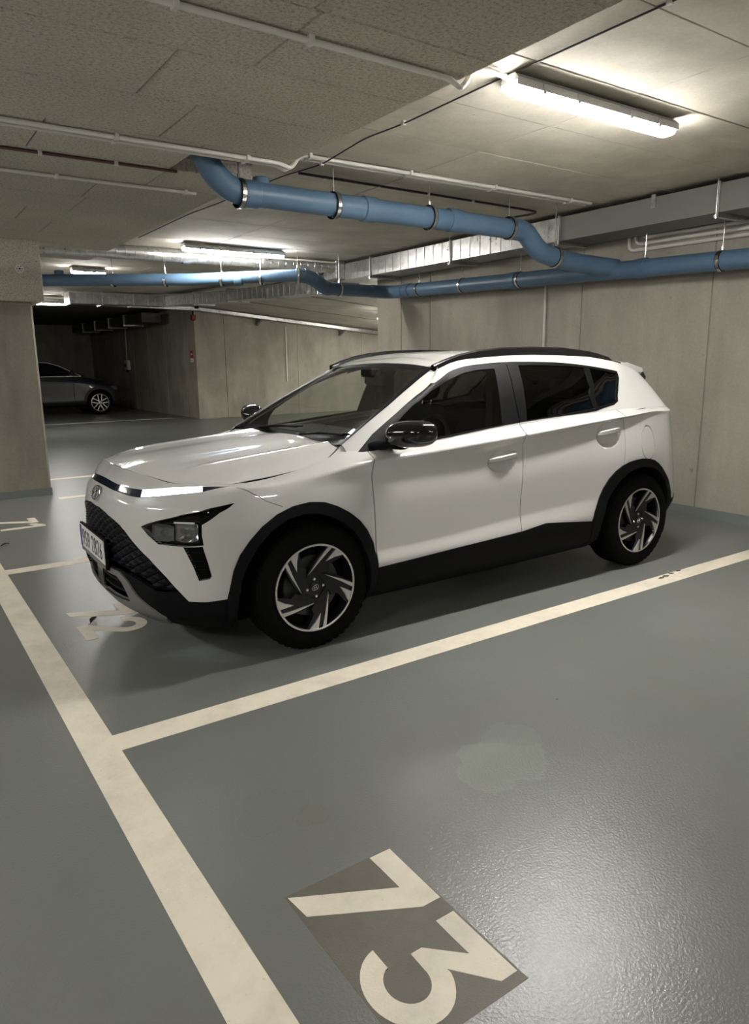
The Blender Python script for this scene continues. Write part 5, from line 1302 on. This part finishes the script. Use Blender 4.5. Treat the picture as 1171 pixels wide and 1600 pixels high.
for cx in (HUBX, -1.36):
    u = DS.uv(circ(cx, .35, .37), (1, 0, 1)); DS.poly('hole', u+[(u[-1][0], -.05), (u[0][0], -.05)])
for cx in (HUBX, -1.36):
    u = DS.uv(circ(cx, .35, .45), (1, 0, 1)); DS.poly('arch_front' if cx > 0 else 'arch_rear', u+[(u[-1][0], -.05), (u[0][0], -.05)])
hlu = DS.uv([(1.60, -.8, .80), (1.75, -.75, .80), (1.86, -.7, .74), (1.82, -.72, .67), (1.72, -.78, .70)], (1, 0, 1)); DS.poly('lamp', hlu)
zs = DS.uv([(0, -.9, .42)], (1, 0, 1))[0][1]; DS.poly('sill', [(-.05, -.05), (dn.U+.05, -.05), (dn.U+.05, zs), (-.05, zs)])
for x in (.62, -.42): 
    g_ = DS.uv([(x, -.84, 1.05), (x, -.89, .7), (x, -.9, .44)], (1, 0, 1)); DS.gap(g_, .012)
DS.cut()
BP_ = M['blue_car']
DS.build(None, 'body', BP_, DC, sides=(-1, 1)); [DS.pair(k, 'wheel_arch_trim', M['blue_trim'], DC, off=.012, depth=.06) for k in ('arch_front', 'arch_rear')]
DS.build('sill', 'sill_trim', M['blue_trim'], DC, off=.01, sides=(-1, 1)); DS.pair('lamp', 'headlamp', M['chrome'], DC, off=.004)
m = MB(); rg = []
for x, z, w_ in ((.70, 1.09, .82), (1.0, 1.04, .79), (1.3, .985, .74), (1.55, .92, .70), (1.75, .86, .64), (1.93, .80, .50), (1.99, .70, .45)):
    rg.append([(x, -w_, z-.035), (x, -w_*.8, z-.003), (x, -w_*.4, z+.018), (x, 0, z+.022), (x, w_*.4, z+.018), (x, w_*.8, z-.003), (x, w_, z-.035)])
m.rib(rg, close_u=False, cap=False).build('hood', BP_, DC, smooth=60, fixn=True)
m = MB(); rg = []
for x, zt in ((-2.25, 1.10), (-2.05, 1.38), (-1.7, 1.47), (-1.0, 1.52), (-.3, 1.525), (.05, 1.48), (.35, 1.37), (.70, 1.20), (.98, 1.07)):
    f = (zt-1.07)/.45; wb_ = .83; wt = .83-.22*max(f, 0)
    rg.append([(x, -wb_, 1.05), (x, -wt-.01, zt-.045*f), (x, -wt*.75, zt+.0), (x, 0, zt+.015), (x, wt*.75, zt), (x, wt+.01, zt-.045*f), (x, wb_, 1.05)])
m.rib(rg, close_u=False, cap=False).build('roof', BP_, DC, smooth=60)
for s in (-1, 1):
    def wy(z): return s*(.83-.22*(z-1.07)/.45+.004)
    for poly in ([(.60, 1.10), (.56, 1.235), (.30, 1.365), (.02, 1.45), (-.38, 1.475), (-.40, 1.10)], [(-.46, 1.10), (-.44, 1.475), (-1.2, 1.46), (-1.30, 1.10)]):
        m = MB(); n = len(poly); m.add([(x, wy(z), z) for x, z in poly]+[(x, wy(z)+s*.006, z) for x, z in poly], [tuple(range(n))[::-1], tuple(range(n, 2*n))]+[(i, (i+1) % n, n+(i+1) % n, n+i) for i in range(n)])
        m.build('side_window', M['gloss'], DC)
    ln = [(.86, 1.095), (.55, 1.255), (.30, 1.385), (.02, 1.47), (-.4, 1.495), (-1.25, 1.48)]
    MB().tube([(x, wy(z)+s*.006, z) for x, z in ln], .011, 6).build('chrome_strip', M['chrome'], DC)
    MB().tube([(x, wy(z)+s*.006, z) for x, z in [(.86, 1.088), (0, 1.092), (-1.3, 1.10)]], .010, 6).build('chrome_strip', M['chrome'], DC)
    m = MB(); rg = []
    for t in np.linspace(0, 1, 9):
        q = max(.15, (1-abs(2*t-1)**3)**.5); rg.append([(.58+.05*q*math.cos(a)*1.6, s*(.86+.22*t), 1.17+.07*q*math.sin(a)) for a in np.linspace(0, 2*math.pi, 12, endpoint=False)])
    m.rib(rg).build('door_mirror', BP_, DC, smooth=60)
    MB().cbox(-.36, -.20, s*.885-.012, s*.885+.012, .95, .975, .004).build('door_handle', BP_, DC)
m = MB(); m.add([(.98, -.70, 1.08), (.98, .70, 1.08), (.08, .58, 1.475), (.08, -.58, 1.475)], [(0, 1, 2, 3)]); m.v = [(x+.012, y, z+.02) for x, y, z in m.v]
m.build('windscreen', M['gloss'], DC)
MB().box(-2.0, 1.75, -.70, .70, .22, .40).build('floor_pan', M['void'], DC)
for cx in (HUBX, -1.36):
    for s in (-1, 1):
        mm = MB().lathe([(.38, -.84), (.38, -.52)], 20, 'y', (cx, 0, .35), a0=-.2, a1=math.pi+.2)
        mm.add([(cx+.38*math.cos(a), -.52, .35+.38*math.sin(a)) for a in np.linspace(-.2, math.pi+.2, 21)], [tuple(range(21))])
        if s > 0: mm.v = [(x, -y, z) for x, y, z in mm.v]
        mm.build('wheel_well', M['void'], DC)
def dark_wheel():
    r = MB().lathe([(.245, -.012), (.250, -.022), (.238, -.026), (.232, -.012), (.225, .15)], 40).build('wheel', M['alloy'], None, smooth=40)
    MB().lathe([(.246, .19), (.30, .20), (.335, .18), (.340, .10), (.336, .01), (.31, -.018), (.27, -.024), (.249, -.020)], 44).build('tyre', M['tyre'], r, smooth=50)
    MB().lathe([(0, .04), (.224, .04)], 30).build('inner_barrel', M['void'], r)
    MB().lathe([(0, -.014), (.03, -.013), (.045, -.006), (.05, .03)], 20).build('hub', M['alloy'], r, smooth=40)
    for k in range(5):
        for s in (-1, 1):
            a = 2*math.pi*k/5+.3; b_ = a+s*.20
            p = [(.03*math.cos(a+s*.6), .03*math.sin(a+s*.6)), (.238*math.cos(b_), .238*math.sin(b_)), (.238*math.cos(b_+s*.10), .238*math.sin(b_+s*.10)), (.05*math.cos(a+s*1.0), .05*math.sin(a+s*1.0))]
            if s < 0: p = p[::-1]
            MB().prism(p, -.014, .012, lambda u, v, h: (u, h, v)).build('spoke', M['alloy'], r)
    return r
D0 = dark_wheel(); DW = [D0]+[dup_tree(D0) for _ in range(3)]
for w_, (x, s) in zip(DW, ((HUBX, -1), (-1.36, -1), (HUBX, 1), (-1.36, 1))):
    w_.parent = DC; w_.location = (x, s*.875, .34); w_.rotation_euler = (0, 0, 0 if s < 0 else math.pi)
